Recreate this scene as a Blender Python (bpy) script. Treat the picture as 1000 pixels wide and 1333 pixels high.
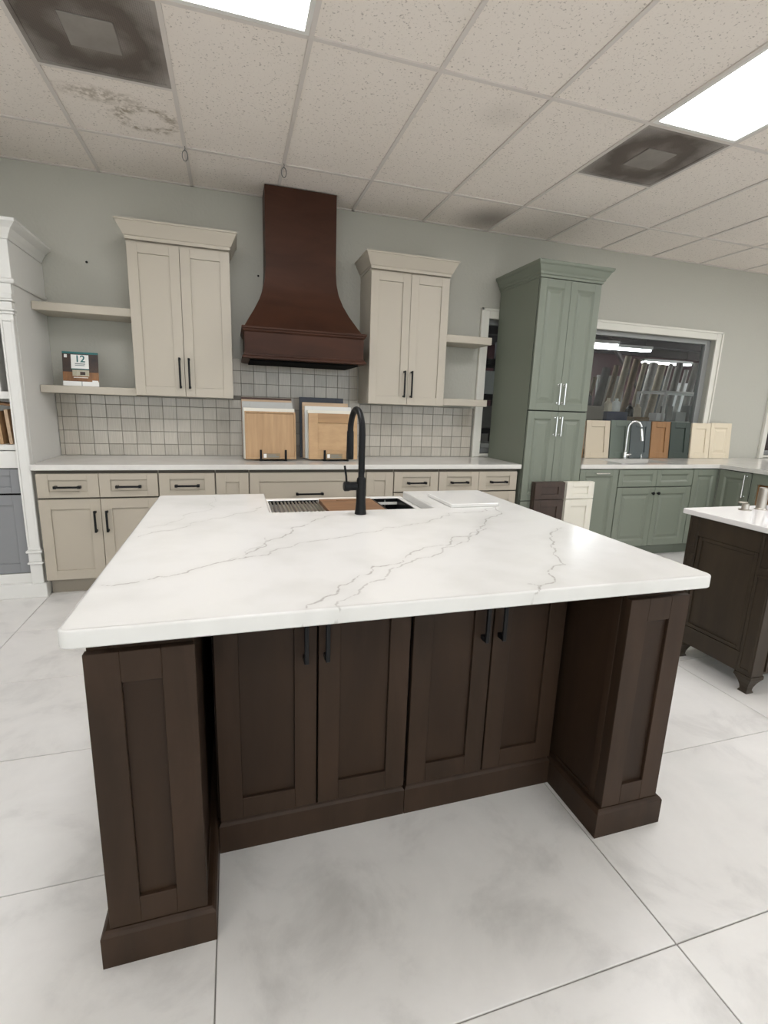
import bpy, bmesh, math, random
from mathutils import Vector, Matrix, noise
random.seed(7)
PI = math.pi
scene = bpy.context.scene
for o in list(bpy.data.objects): bpy.data.objects.remove(o)
COL = scene.collection

# ------------------------------------------------------------------ camera
CAMZ, YAW, PITCH, ROLL, FPX = 1.357, .3013, .2111, .035, 638.48
fw = Vector((math.sin(YAW)*math.cos(PITCH), math.cos(YAW)*math.cos(PITCH), -math.sin(PITCH)))
rt = Vector((math.cos(YAW), -math.sin(YAW), 0)); up = rt.cross(fw)
rt2 = math.cos(ROLL)*rt + math.sin(ROLL)*up; up2 = -math.sin(ROLL)*rt + math.cos(ROLL)*up
cam_d = bpy.data.cameras.new('camera'); cam = bpy.data.objects.new('camera', cam_d); COL.objects.link(cam)
M4 = Matrix((( rt2.x, up2.x, -fw.x, 0), (rt2.y, up2.y, -fw.y, 0), (rt2.z, up2.z, -fw.z, CAMZ), (0, 0, 0, 1)))
cam.matrix_world = M4
cam_d.sensor_fit = 'VERTICAL'; cam_d.sensor_height = 36.0; cam_d.lens = FPX*36/1333; cam_d.clip_start = .02
scene.camera = cam
# ------------------------------------------------------------------ world, exposure, fixture strength
w = bpy.data.worlds.new('world'); scene.world = w; w.use_nodes = True
w.node_tree.nodes['Background'].inputs[0].default_value = (.93, .96, 1, 1); w.node_tree.nodes['Background'].inputs[1].default_value = 2.0   # overcast sky entering by the added rear windows
vs = scene.view_settings
vs.view_transform = 'Standard'; vs.look = 'None'; vs.gamma = 1.0; vs.use_curve_mapping = False; vs.exposure = 0.68
LIGHT = 8.6          # emission of the ceiling troffers
STORE_LIGHT = 15.0    # tubes in the storeroom

# ------------------------------------------------------------------ dimensions
D = 4.316; H = 2.9034; GX = -.8469; GY = 3.7229; G = .6096
XL, XR, YR = -4.3, 8.2, -4.6

# ------------------------------------------------------------------ materials
def lin(c):
    f = lambda v: v/12.92 if v <= .04045 else ((v+.055)/1.055)**2.4
    return tuple(f(v/255) for v in c) + (1,)
def N(nt, t, **k):
    n = nt.nodes.new(t)
    for a, b in k.items(): setattr(n, a, b)
    return n
def mat(name, c, rough=.5, metal=0, spec=.5, var=None, scale=(8, 8, 8), detail=4, bump=0, bscale=200, wobble=0, rand=0, coat=0):
    m = bpy.data.materials.new(name); m.use_nodes = True; nt = m.node_tree
    b = nt.nodes['Principled BSDF']; L = nt.links.new
    b.inputs['Base Color'].default_value = lin(c); b.inputs['Roughness'].default_value = rough
    b.inputs['Metallic'].default_value = metal; b.inputs['Specular IOR Level'].default_value = spec
    if coat: b.inputs['Coat Weight'].default_value = coat
    tc = N(nt, 'ShaderNodeTexCoord')
    src = tc.outputs['Object']
    if rand:
        oi = N(nt, 'ShaderNodeObjectInfo'); sc = N(nt, 'ShaderNodeVectorMath', operation='SCALE'); ad = N(nt, 'ShaderNodeVectorMath', operation='ADD')
        cb = N(nt, 'ShaderNodeCombineXYZ')
        for i in range(3): L(oi.outputs['Random'], cb.inputs[i])
        L(cb.outputs[0], sc.inputs[0]); sc.inputs['Scale'].default_value = rand
        L(src, ad.inputs[0]); L(sc.outputs[0], ad.inputs[1]); src = ad.outputs[0]
    if var:
        mp = N(nt, 'ShaderNodeMapping'); mp.inputs['Scale'].default_value = scale; L(src, mp.inputs['Vector'])
        nz = N(nt, 'ShaderNodeTexNoise'); nz.inputs['Scale'].default_value = 1; nz.inputs['Detail'].default_value = detail
        nz.inputs['Roughness'].default_value = .6; nz.inputs['Distortion'].default_value = wobble
        L(mp.outputs[0], nz.inputs['Vector'])
        cr = N(nt, 'ShaderNodeValToRGB'); cr.color_ramp.elements[0].position = .3; cr.color_ramp.elements[1].position = .7
        cr.color_ramp.elements[0].color = lin(var); cr.color_ramp.elements[1].color = lin(c)
        L(nz.outputs['Fac'], cr.inputs[0]); L(cr.outputs[0], b.inputs['Base Color'])
    if bump:
        n2 = N(nt, 'ShaderNodeTexNoise'); n2.inputs['Scale'].default_value = bscale; n2.inputs['Detail'].default_value = 3
        L(src, n2.inputs['Vector'])
        bp = N(nt, 'ShaderNodeBump'); bp.inputs['Strength'].default_value = bump; bp.inputs['Distance'].default_value = .004
        L(n2.outputs['Fac'], bp.inputs['Height']); L(bp.outputs[0], b.inputs['Normal'])
    return m
def emis(name, c, s):
    m = bpy.data.materials.new(name); m.use_nodes = True; nt = m.node_tree
    b = nt.nodes['Principled BSDF']; b.inputs['Base Color'].default_value = lin(c)
    b.inputs['Emission Color'].default_value = lin(c); b.inputs['Emission Strength'].default_value = s
    return m
M = {}
M['wall'] = mat('wall_paint', (188, 187, 177), .75, spec=.25, bump=.6, bscale=45)
M['wallwhite'] = mat('plain_wall_paint', (222, 221, 216), .8, spec=.2)
M['trim'] = mat('trim_paint', (226, 224, 214), .45)
M['alu'] = mat('grey_window_frame', (150, 152, 150), .45, metal=.3)
M['beige'] = mat('beige_cabinet_paint', (180, 171, 155), .42, spec=.4)
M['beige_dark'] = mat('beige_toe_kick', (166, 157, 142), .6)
M['cream_upper'] = mat('light_beige_paint', (187, 179, 164), .42, spec=.4)
M['green'] = mat('sage_green_paint', (122, 128, 115), .4, spec=.45)
M['brown'] = mat('espresso_wood', (60, 45, 34), .5, spec=.18, var=(44, 33, 24), scale=(9, 9, 1.6), detail=7, wobble=.7, rand=9)
M['brown_panel'] = mat('espresso_wood_panel', (54, 40, 29), .5, spec=.18, var=(41, 30, 22), scale=(7, 7, 1.3), detail=7, wobble=.9, rand=9)
M['hood'] = mat('walnut_hood_wood', (72, 44, 31), .5, spec=.2, var=(55, 33, 23), scale=(2.2, 2.2, 7), detail=7, wobble=.6)
M['vanity'] = mat('grey_brown_wood', (62, 52, 40), .48, spec=.3, var=(48, 40, 31), scale=(12, 12, 2), detail=7, wobble=.5)
M['quartz2'] = mat('plain_quartz', (222, 220, 214), .16, spec=.5, var=(212, 209, 203), scale=(5, 5, 5), detail=6)
M['white'] = mat('white_lacquer', (224, 223, 218), .4)
M['greycab'] = mat('mid_grey_paint', (134, 135, 137), .42)
M['black'] = mat('matt_black_metal', (11, 12, 14), .42, spec=.25)
M['void'] = mat('unlit_black', (10, 9, 8), .9, spec=.1)  # paints recess and gap shade black; also the hood liner
M['chrome'] = mat('polished_chrome', (225, 226, 226), .12, metal=1)
M['nickel'] = mat('brushed_nickel', (178, 172, 163), .3, metal=1)
M['steel'] = mat('stainless_steel', (190, 190, 186), .28, metal=1)
M['grout'] = mat('grey_grout', (124, 120, 112), .9)
M['floorgrout'] = mat('floor_grout', (150, 147, 142), .9)
M['ceramic'] = mat('white_fireclay', (238, 237, 232), .15)
M['board'] = mat('acacia_board', (142, 106, 76), .5, var=(108, 78, 54), scale=(3, 38, 10), detail=6)
M['oak'] = mat('natural_oak', (190, 156, 116), .5, var=(170, 136, 98), scale=(40, 40, 3), detail=6)
M['maple'] = mat('natural_maple', (196, 162, 120), .5, var=(178, 144, 104), scale=(9, 9, 22), detail=6)
M['maple_dark'] = mat('maple_rail', (176, 140, 98), .5, var=(160, 124, 86), scale=(3, 9, 40), detail=6)
M['tan'] = mat('honey_wood', (158, 118, 78), .5, var=(140, 102, 64), scale=(20, 20, 3), detail=5)
M['darkgreen'] = mat('dark_green_paint', (52, 64, 58), .45)
M['slate'] = mat('slate_grey_paint', (84, 92, 92), .45)
M['sage2'] = mat('grey_sage_paint', (104, 114, 104), .45)
M['ivory'] = mat('ivory_paint', (226, 214, 190), .45)
M['linen'] = mat('linen_paint', (210, 197, 174), .45)
M['offwhite'] = mat('off_white_paint', (232, 228, 214), .42)
M['navy'] = mat('navy_paint', (26, 34, 48), .45)
M['paleg'] = mat('pale_grey_paint', (178, 178, 174), .45)
M['birch'] = mat('pale_birch', (206, 180, 150), .5, var=(188, 160, 130), scale=(3, 10, 30))
M['walnut'] = mat('dark_walnut_edge', (72, 46, 34), .5)
M['mocha'] = mat('mocha_wood', (74, 60, 52), .45, var=(60, 48, 41), scale=(20, 20, 3))
M['tbar'] = mat('ceiling_tee_white', (215, 208, 201), .5)
M['paper'] = mat('white_paper', (236, 236, 232), .6)
M['teal'] = mat('teal_print', (40, 104, 104), .5)
M['darkphoto'] = mat('dark_print', (34, 28, 27), .45, var=(70, 50, 38), scale=(14, 14, 14))
M['woodphoto'] = mat('brown_floor_print', (150, 104, 62), .45, var=(108, 72, 42), scale=(20, 5, 9))
M['skyphoto'] = mat('pale_picture_print', (196, 192, 176), .45, var=(150, 140, 112), scale=(20, 5, 9))
M['ink'] = mat('grey_ink', (120, 130, 130), .6)
M['maroon'] = mat('maroon_wall_paint', (70, 42, 44), .8)
M['darkceil'] = mat('dark_deck', (126, 122, 124), .8, var=(40, 37, 39), scale=(1.5, 5, 2), detail=2)
M['beam'] = mat('dark_steel_beam', (46, 40, 40), .7)
M['concrete'] = mat('storeroom_concrete', (120, 116, 110), .8)
M['pavement'] = mat('pale_pavement', (190, 188, 182), .9, spec=.1, var=(176, 174, 168), scale=(.6, .6, .6))
M['lens'] = emis('troffer_lens', (252, 252, 255), LIGHT)
M['tube'] = emis('storeroom_tube', (250, 252, 255), STORE_LIGHT)

def ceiling_tile_mat():
    m = mat('fissured_ceiling_tile', (214, 208, 201), .9, spec=.1); nt = m.node_tree; L = nt.links.new; b = nt.nodes['Principled BSDF']
    g = N(nt, 'ShaderNodeNewGeometry')
    n1 = N(nt, 'ShaderNodeTexNoise'); n1.inputs['Scale'].default_value = 95; n1.inputs['Detail'].default_value = 2
    L(g.outputs['Position'], n1.inputs['Vector'])
    r1 = N(nt, 'ShaderNodeValToRGB'); e = r1.color_ramp.elements
    e[0].position = .27; e[0].color = lin((186, 177, 168)); e[1].position = .39; e[1].color = lin((238, 230, 221))
    L(n1.outputs['Fac'], r1.inputs[0]); L(r1.outputs[0], b.inputs['Base Color'])
    bp = N(nt, 'ShaderNodeBump'); bp.inputs['Strength'].default_value = .25; bp.inputs['Distance'].default_value = .003
    L(n1.outputs['Fac'], bp.inputs['Height']); L(bp.outputs[0], b.inputs['Normal'])
    return m
M['ctile'] = ceiling_tile_mat()
def stained_tile_mat(cx, cy):
    m = M['ctile'].copy(); m.name = 'water_stained_ceiling_tile'; nt = m.node_tree; L = nt.links.new; b = nt.nodes['Principled BSDF']
    base = b.inputs['Base Color'].links[0].from_socket
    g = N(nt, 'ShaderNodeNewGeometry'); sub = N(nt, 'ShaderNodeVectorMath', operation='SUBTRACT'); sub.inputs[1].default_value = (cx, cy, H)
    L(g.outputs['Position'], sub.inputs[0])
    mul = N(nt, 'ShaderNodeVectorMath', operation='MULTIPLY'); mul.inputs[1].default_value = (1, 1.25, 0); L(sub.outputs[0], mul.inputs[0])
    ln = N(nt, 'ShaderNodeVectorMath', operation='LENGTH'); L(mul.outputs[0], ln.inputs[0])
    nz = N(nt, 'ShaderNodeTexNoise'); nz.inputs['Scale'].default_value = 11; nz.inputs['Detail'].default_value = 6; L(g.outputs['Position'], nz.inputs['Vector'])
    a = N(nt, 'ShaderNodeMath', operation='MULTIPLY_ADD'); a.inputs[1].default_value = .16; a.inputs[2].default_value = -.08; L(nz.outputs['Fac'], a.inputs[0])
    s = N(nt, 'ShaderNodeMath', operation='ADD'); L(ln.outputs['Value'], s.inputs[0]); L(a.outputs[0], s.inputs[1])
    r = N(nt, 'ShaderNodeValToRGB'); e = r.color_ramp.elements
    e[0].position = .085; e[0].color = (0, 0, 0, 1); e[1].position = .20; e[1].color = (0, 0, 0, 1)
    k = r.color_ramp.elements.new(.135); k.color = (1, 1, 1, 1)
    L(s.outputs[0], r.inputs[0])
    n3 = N(nt, 'ShaderNodeTexNoise'); n3.inputs['Scale'].default_value = 38; n3.inputs['Detail'].default_value = 4; L(g.outputs['Position'], n3.inputs['Vector'])
    d2 = N(nt, 'ShaderNodeVectorMath', operation='SUBTRACT'); d2.inputs[1].default_value = (cx-.21, cy-.17, H); L(g.outputs['Position'], d2.inputs[0])
    d3 = N(nt, 'ShaderNodeVectorMath', operation='MULTIPLY'); d3.inputs[1].default_value = (.55, 1.6, 0); L(d2.outputs[0], d3.inputs[0])
    d4 = N(nt, 'ShaderNodeVectorMath', operation='LENGTH'); L(d3.outputs[0], d4.inputs[0])
    d5 = N(nt, 'ShaderNodeMapRange'); d5.inputs['From Min'].default_value = .05; d5.inputs['From Max'].default_value = .15; d5.inputs['To Min'].default_value = .7; d5.inputs['To Max'].default_value = 0; L(d4.outputs['Value'], d5.inputs['Value'])
    rr = N(nt, 'ShaderNodeMath', operation='MAXIMUM'); L(r.outputs[0], rr.inputs[0]); L(d5.outputs[0], rr.inputs[1]); r = rr
    r3 = N(nt, 'ShaderNodeValToRGB'); r3.color_ramp.elements[0].position = .38; r3.color_ramp.elements[1].position = .62; L(n3.outputs['Fac'], r3.inputs[0])
    mm = N(nt, 'ShaderNodeMath', operation='MULTIPLY'); L(r.outputs[0], mm.inputs[0]); L(r3.outputs[0], mm.inputs[1])
    m2 = N(nt, 'ShaderNodeMath', operation='MULTIPLY'); m2.inputs[1].default_value = .85; L(mm.outputs[0], m2.inputs[0])
    mx = N(nt, 'ShaderNodeMix', data_type='RGBA'); L(m2.outputs[0], mx.inputs['Factor']); L(base, mx.inputs['A']); mx.inputs['B'].default_value = lin((150, 136, 114))
    L(mx.outputs['Result'], b.inputs['Base Color'])
    return m
def smudge_tile_mat(cx, cy, r0, col, k=.6):
    m = M['ctile'].copy(); m.name = 'smudged_ceiling_tile'; nt = m.node_tree; L = nt.links.new; b = nt.nodes['Principled BSDF']
    base = b.inputs['Base Color'].links[0].from_socket
    g = N(nt, 'ShaderNodeNewGeometry'); sub = N(nt, 'ShaderNodeVectorMath', operation='DISTANCE'); sub.inputs[1].default_value = (cx, cy, H)
    L(g.outputs['Position'], sub.inputs[0])
    mr = N(nt, 'ShaderNodeMapRange'); mr.interpolation_type = 'SMOOTHSTEP'; mr.inputs['From Min'].default_value = 0; mr.inputs['From Max'].default_value = r0; mr.inputs['To Min'].default_value = k; mr.inputs['To Max'].default_value = 0
    L(sub.outputs['Value'], mr.inputs['Value'])
    mx = N(nt, 'ShaderNodeMix', data_type='RGBA'); L(mr.outputs[0], mx.inputs['Factor']); L(base, mx.inputs['A']); mx.inputs['B'].default_value = lin(col)
    L(mx.outputs['Result'], b.inputs['Base Color'])
    return m
def vent_mat():
    m = mat('sooty_perforated_metal', (128, 123, 118), .6); nt = m.node_tree; L = nt.links.new; b = nt.nodes['Principled BSDF']
    tc = N(nt, 'ShaderNodeTexCoord'); ab = N(nt, 'ShaderNodeVectorMath', operation='MULTIPLY'); ab.inputs[1].default_value = (1, 1, 0)
    L(tc.outputs['Object'], ab.inputs[0]); ln = N(nt, 'ShaderNodeVectorMath', operation='LENGTH'); L(ab.outputs[0], ln.inputs[0])
    nz = N(nt, 'ShaderNodeTexNoise'); nz.inputs['Scale'].default_value = 6; nz.inputs['Detail'].default_value = 5; L(tc.outputs['Object'], nz.inputs['Vector'])
    a = N(nt, 'ShaderNodeMath', operation='MULTIPLY_ADD'); a.inputs[1].default_value = .24; a.inputs[2].default_value = -.12; L(nz.outputs['Fac'], a.inputs[0])
    s = N(nt, 'ShaderNodeMath', operation='ADD'); L(ln.outputs['Value'], s.inputs[0]); L(a.outputs[0], s.inputs[1])
    r = N(nt, 'ShaderNodeValToRGB'); e = r.color_ramp.elements
    e[0].position = .06; e[0].color = lin((150, 144, 138)); e[1].position = .38; e[1].color = lin((158, 151, 145))
    k = r.color_ramp.elements.new(.175); k.color = lin((100, 90, 83)); k = r.color_ramp.elements.new(.235); k.color = lin((94, 85, 78)); k = r.color_ramp.elements.new(.29); k.color = lin((128, 121, 115))
    L(s.outputs[0], r.inputs[0])
    # perforations
    mp = N(nt, 'ShaderNodeMapping'); mp.inputs['Scale'].default_value = (120, 120, 120); L(tc.outputs['Object'], mp.inputs['Vector'])
    vo = N(nt, 'ShaderNodeTexVoronoi'); vo.inputs['Scale'].default_value = 1; vo.inputs['Randomness'].default_value = 0; L(mp.outputs[0], vo.inputs['Vector'])
    rr = N(nt, 'ShaderNodeValToRGB'); rr.color_ramp.elements[0].position = .25; rr.color_ramp.elements[0].color = (.62, .62, .62, 1); rr.color_ramp.elements[1].position = .35
    L(vo.outputs['Distance'], rr.inputs[0])
    mx = N(nt, 'ShaderNodeMix', data_type='RGBA', blend_type='MULTIPLY'); mx.inputs['Factor'].default_value = .8
    L(r.outputs[0], mx.inputs['A']); L(rr.outputs[0], mx.inputs['B']); L(mx.outputs['Result'], b.inputs['Base Color'])
    return m
M['vent'] = vent_mat()
def floor_tile_mat():
    m = mat('cement_look_porcelain', (206, 205, 201), .34, spec=.45); nt = m.node_tree; L = nt.links.new; b = nt.nodes['Principled BSDF']
    g = N(nt, 'ShaderNodeNewGeometry'); oi = N(nt, 'ShaderNodeObjectInfo')
    cb = N(nt, 'ShaderNodeCombineXYZ'); L(oi.outputs['Random'], cb.inputs[0]); L(oi.outputs['Random'], cb.inputs[1])
    sc = N(nt, 'ShaderNodeVectorMath', operation='SCALE'); sc.inputs['Scale'].default_value = 30; L(cb.outputs[0], sc.inputs[0])
    ad = N(nt, 'ShaderNodeVectorMath', operation='ADD'); L(g.outputs['Position'], ad.inputs[0]); L(sc.outputs[0], ad.inputs[1])
    n1 = N(nt, 'ShaderNodeTexNoise'); n1.inputs['Scale'].default_value = 3.2; n1.inputs['Detail'].default_value = 9; n1.inputs['Roughness'].default_value = .62; n1.inputs['Distortion'].default_value = .4
    L(ad.outputs[0], n1.inputs['Vector'])
    r1 = N(nt, 'ShaderNodeValToRGB'); e = r1.color_ramp.elements
    e[0].position = .30; e[0].color = lin((198, 196, 192)); e[1].position = .68; e[1].color = lin((228, 226, 222))
    k = r1.color_ramp.elements.new(.48); k.color = lin((221, 219, 215))
    L(n1.outputs['Fac'], r1.inputs[0]); L(r1.outputs[0], b.inputs['Base Color'])
    mr = N(nt, 'ShaderNodeMapRange'); mr.inputs['To Min'].default_value = .26; mr.inputs['To Max'].default_value = .46; L(n1.outputs['Fac'], mr.inputs['Value']); L(mr.outputs[0], b.inputs['Roughness'])
    return m
M['ftile'] = floor_tile_mat()
def wall_tile_mat():
    m = mat('glazed_wall_tile', (190, 184, 172), .18, spec=.5); nt = m.node_tree; L = nt.links.new; b = nt.nodes['Principled BSDF']
    oi = N(nt, 'ShaderNodeObjectInfo'); g = N(nt, 'ShaderNodeNewGeometry')
    r = N(nt, 'ShaderNodeValToRGB'); e = r.color_ramp.elements
    e[0].color = lin((180, 173, 160)); e[1].color = lin((198, 191, 178)); L(oi.outputs['Random'], r.inputs[0])
    mp = N(nt, 'ShaderNodeMapping'); mp.inputs['Scale'].default_value = (190, 190, 7); L(g.outputs['Position'], mp.inputs['Vector'])
    nz = N(nt, 'ShaderNodeTexNoise'); nz.inputs['Scale'].default_value = 1; nz.inputs['Detail'].default_value = 4; L(mp.outputs[0], nz.inputs['Vector'])
    mr = N(nt, 'ShaderNodeMapRange'); mr.inputs['From Min'].default_value = .3; mr.inputs['From Max'].default_value = .7; mr.inputs['To Min'].default_value = .86; mr.inputs['To Max'].default_value = 1.08; L(nz.outputs['Fac'], mr.inputs['Value'])
    mx = N(nt, 'ShaderNodeVectorMath', operation='SCALE'); L(r.outputs[0], mx.inputs[0]); L(mr.outputs[0], mx.inputs['Scale']); L(mx.outputs[0], b.inputs['Base Color'])
    return m
M['wtile'] = wall_tile_mat()
def vein_quartz_mat():
    m = mat('veined_white_quartz', (240, 239, 235), .2, spec=.3); nt = m.node_tree; L = nt.links.new; b = nt.nodes['Principled BSDF']
    at = N(nt, 'ShaderNodeAttribute'); at.attribute_name = 'vein'
    a2 = N(nt, 'ShaderNodeAttribute'); a2.attribute_name = 'vein_strength'
    g = N(nt, 'ShaderNodeTexCoord')
    nz = N(nt, 'ShaderNodeTexNoise'); nz.inputs['Scale'].default_value = 24; nz.inputs['Detail'].default_value = 5; L(g.outputs['Object'], nz.inputs['Vector'])
    wid = N(nt, 'ShaderNodeMapRange'); wid.inputs['From Min'].default_value = .3; wid.inputs['From Max'].default_value = .7; wid.inputs['To Min'].default_value = .0010; wid.inputs['To Max'].default_value = .0048; L(nz.outputs['Fac'], wid.inputs['Value'])
    dv = N(nt, 'ShaderNodeMath', operation='DIVIDE'); L(at.outputs['Fac'], dv.inputs[0]); L(wid.outputs[0], dv.inputs[1])
    core = N(nt, 'ShaderNodeMapRange'); core.interpolation_type = 'SMOOTHSTEP'; core.inputs['From Min'].default_value = .2; core.inputs['From Max'].default_value = 1.4; core.inputs['To Min'].default_value = 1; core.inputs['To Max'].default_value = 0; L(dv.outputs[0], core.inputs['Value'])
    halo = N(nt, 'ShaderNodeMapRange'); halo.interpolation_type = 'SMOOTHSTEP'; halo.inputs['From Min'].default_value = 0; halo.inputs['From Max'].default_value = .035; halo.inputs['To Min'].default_value = .07; halo.inputs['To Max'].default_value = 0; L(at.outputs['Fac'], halo.inputs['Value'])
    sm = N(nt, 'ShaderNodeMath', operation='MULTIPLY_ADD'); L(core.outputs[0], sm.inputs[0]); sm.inputs[1].default_value = .54; L(halo.outputs[0], sm.inputs[2])
    st = N(nt, 'ShaderNodeMath', operation='MULTIPLY'); L(sm.outputs[0], st.inputs[0]); L(a2.outputs['Fac'], st.inputs[1])
    n2 = N(nt, 'ShaderNodeTexNoise'); n2.inputs['Scale'].default_value = 5; n2.inputs['Detail'].default_value = 7; L(g.outputs['Object'], n2.inputs['Vector'])
    r2 = N(nt, 'ShaderNodeValToRGB'); r2.color_ramp.elements[0].position = .3; r2.color_ramp.elements[0].color = lin((212, 211, 206)); r2.color_ramp.elements[1].position = .55; r2.color_ramp.elements[1].color = lin((220, 219, 215)); L(n2.outputs['Fac'], r2.inputs[0])
    mx = N(nt, 'ShaderNodeMix', data_type='RGBA'); L(st.outputs[0], mx.inputs['Factor']); L(r2.outputs[0], mx.inputs['A']); mx.inputs['B'].default_value = lin((138, 132, 124))
    L(mx.outputs['Result'], b.inputs['Base Color'])
    return m
M['veined'] = vein_quartz_mat()
def glass_mat():
    m = bpy.data.materials.new('window_glass'); m.use_nodes = True; nt = m.node_tree; L = nt.links.new
    nt.nodes.remove(nt.nodes['Principled BSDF'])
    t = N(nt, 'ShaderNodeBsdfTransparent'); t.inputs[0].default_value = (.93, .95, .95, 1); gl = N(nt, 'ShaderNodeBsdfGlossy'); gl.inputs['Roughness'].default_value = .02
    lw = N(nt, 'ShaderNodeLayerWeight'); pw = N(nt, 'ShaderNodeMath', operation='POWER'); pw.inputs[1].default_value = 5
    L(lw.outputs['Facing'], pw.inputs[0]); fr = N(nt, 'ShaderNodeMath', operation='MULTIPLY_ADD'); fr.inputs[1].default_value = .9; fr.inputs[2].default_value = .03
    L(pw.outputs[0], fr.inputs[0]); mx = N(nt, 'ShaderNodeMixShader')
    L(fr.outputs[0], mx.inputs[0]); L(t.outputs[0], mx.inputs[1]); L(gl.outputs[0], mx.inputs[2]); L(mx.outputs[0], nt.nodes['Material Output'].inputs['Surface'])
    return m
M['glass'] = glass_mat()

# ------------------------------------------------------------------ mesh helpers
def bx(bm, x0, x1, y0, y1, z0, z1, b=0):
    v = [bm.verts.new((x, y, z)) for z in (z0, z1) for x, y in ((x0, y0), (x1, y0), (x1, y1), (x0, y1))]
    fs = [bm.faces.new([v[i] for i in f]) for f in ((3, 2, 1, 0), (4, 5, 6, 7), (0, 1, 5, 4), (1, 2, 6, 5), (2, 3, 7, 6), (3, 0, 4, 7))]
    if b:
        es = list({e for f in fs for e in f.edges})
        bmesh.ops.bevel(bm, geom=es, offset=b, segments=1, affect='EDGES', profile=.5)
def prism(bm, pts, axis, a0, a1):
    # pts: polygon in the two other axes (x,y) / (x,z) / (y,z)
    def P(u, v, a): return {'x': (a, u, v), 'y': (u, a, v), 'z': (u, v, a)}[axis]
    A = [bm.verts.new(P(u, v, a0)) for u, v in pts]; B = [bm.verts.new(P(u, v, a1)) for u, v in pts]
    n = len(pts); bm.faces.new(A); bm.faces.new(B[::-1])
    for i in range(n): bm.faces.new((A[i], B[i], B[(i+1) % n], A[(i+1) % n]))
def lathe(bm, prof, c=(0, 0, 0), n=20, axis='z'):
    rings = []
    for r, h in prof:
        ring = []
        for k in range(n):
            a = 2*PI*k/n; u, v = r*math.cos(a), r*math.sin(a)
            p = {'z': (u, v, h), 'y': (u, h, v), 'x': (h, u, v)}[axis]
            ring.append(bm.verts.new((c[0]+p[0], c[1]+p[1], c[2]+p[2])))
        rings.append(ring)
    for a, b in zip(rings, rings[1:]):
        for k in range(n): bm.faces.new((a[k], a[(k+1) % n], b[(k+1) % n], b[k]))
    bm.faces.new(rings[0][::-1]); bm.faces.new(rings[-1])
def tube(bm, pts, r, n=8):
    pts = [Vector(p) for p in pts]; rs = r if isinstance(r, (list, tuple)) else [r]*len(pts)
    t0 = (pts[1]-pts[0]).normalized(); ref = Vector((0, 0, 1)) if abs(t0.z) < .9 else Vector((1, 0, 0))
    nrm = t0.cross(ref).normalized(); rings = []
    for i, p in enumerate(pts):
        t = (pts[min(i+1, len(pts)-1)] - pts[max(i-1, 0)]).normalized()
        nrm = (nrm - t*nrm.dot(t)).normalized(); bi = t.cross(nrm)
        rings.append([bm.verts.new(p + rs[i]*(nrm*math.cos(2*PI*k/n) + bi*math.sin(2*PI*k/n))) for k in range(n)])
    for a, b in zip(rings, rings[1:]):
        for k in range(n): bm.faces.new((a[k], a[(k+1) % n], b[(k+1) % n], b[k]))
    bm.faces.new(rings[0][::-1]); bm.faces.new(rings[-1])
def sweep_crown(bm, prof, x0, x1, yb, yf):
    # prof: (outward offset, z); path left side, front, right side with mitres
    rows = [[bm.verts.new(p) for p in ((x0-o, yb, z), (x0-o, yf-o, z), (x1+o, yf-o, z), (x1+o, yb, z))] for o, z in prof]
    n = len(rows)
    for i in range(n-1):
        a, b = rows[i], rows[i+1]
        for k in range(3): bm.faces.new((a[k], a[k+1], b[k+1], b[k]))
    bm.faces.new(rows[-1]); bm.faces.new(rows[0][::-1])
    bm.faces.new([r[0] for r in rows] + [r[3] for r in rows[::-1]])
def obj(name, bm, m, parent=None, smooth=False):
    bmesh.ops.recalc_face_normals(bm, faces=bm.faces)
    me = bpy.data.meshes.new(name); bm.to_mesh(me); bm.free()
    o = bpy.data.objects.new(name, me); COL.objects.link(o); me.materials.append(M[m] if isinstance(m, str) else m)
    if smooth:
        for p in me.polygons: p.use_smooth = True
        try: me.set_sharp_from_angle(angle=math.radians(38))
        except Exception: pass
    if parent: o.parent = parent
    return o
def box(name, m, parent, *a, b=0):
    bm = bmesh.new(); bx(bm, *a, b=b); return obj(name, bm, m, parent)
def boxes(name, m, parent, lst, b=0):
    bm = bmesh.new()
    for a in lst: bx(bm, *a, b=b)
    return obj(name, bm, m, parent)
def each(name, m, parent, lst, b=0):
    for a in lst: box(name, m, parent, *a, b=b)
def tag(o, label, cat, group=None):
    o['label'] = label; o['category'] = cat
    if group: o['group'] = group
    return o
def thing(name, label, cat, loc=(0, 0, 0), rz=0, group=None):
    o = bpy.data.objects.new(name, None); COL.objects.link(o); o.empty_display_size = .1
    o.location = loc; o.rotation_euler = (0, 0, rz); return tag(o, label, cat, group)
def struct(name, bm, m): 
    o = obj(name, bm, m); o['kind'] = 'structure'; return o
def sbox(name, m, *a):
    bm = bmesh.new(); bx(bm, *a); return struct(name, bm, m)
def inst(src, parent, loc, name=None):
    c = src.copy(); COL.objects.link(c); c.parent = parent; c.location = loc; return c
def text(name, s, size, m, parent, loc, rot, depth=.0006):
    cu = bpy.data.curves.new(name, 'FONT'); cu.body = s; cu.size = size; cu.extrude = depth; cu.align_x = 'CENTER'; cu.offset = size*.018
    t = bpy.data.objects.new(name+'_tmp', cu); COL.objects.link(t); dg = bpy.context.evaluated_depsgraph_get()
    me = bpy.data.meshes.new_from_object(t.evaluated_get(dg)); bpy.data.objects.remove(t)
    o = bpy.data.objects.new(name, me); COL.objects.link(o); me.materials.clear(); me.materials.append(M[m]); o.parent = parent
    o.location = loc; o.rotation_euler = rot; return o

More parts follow.
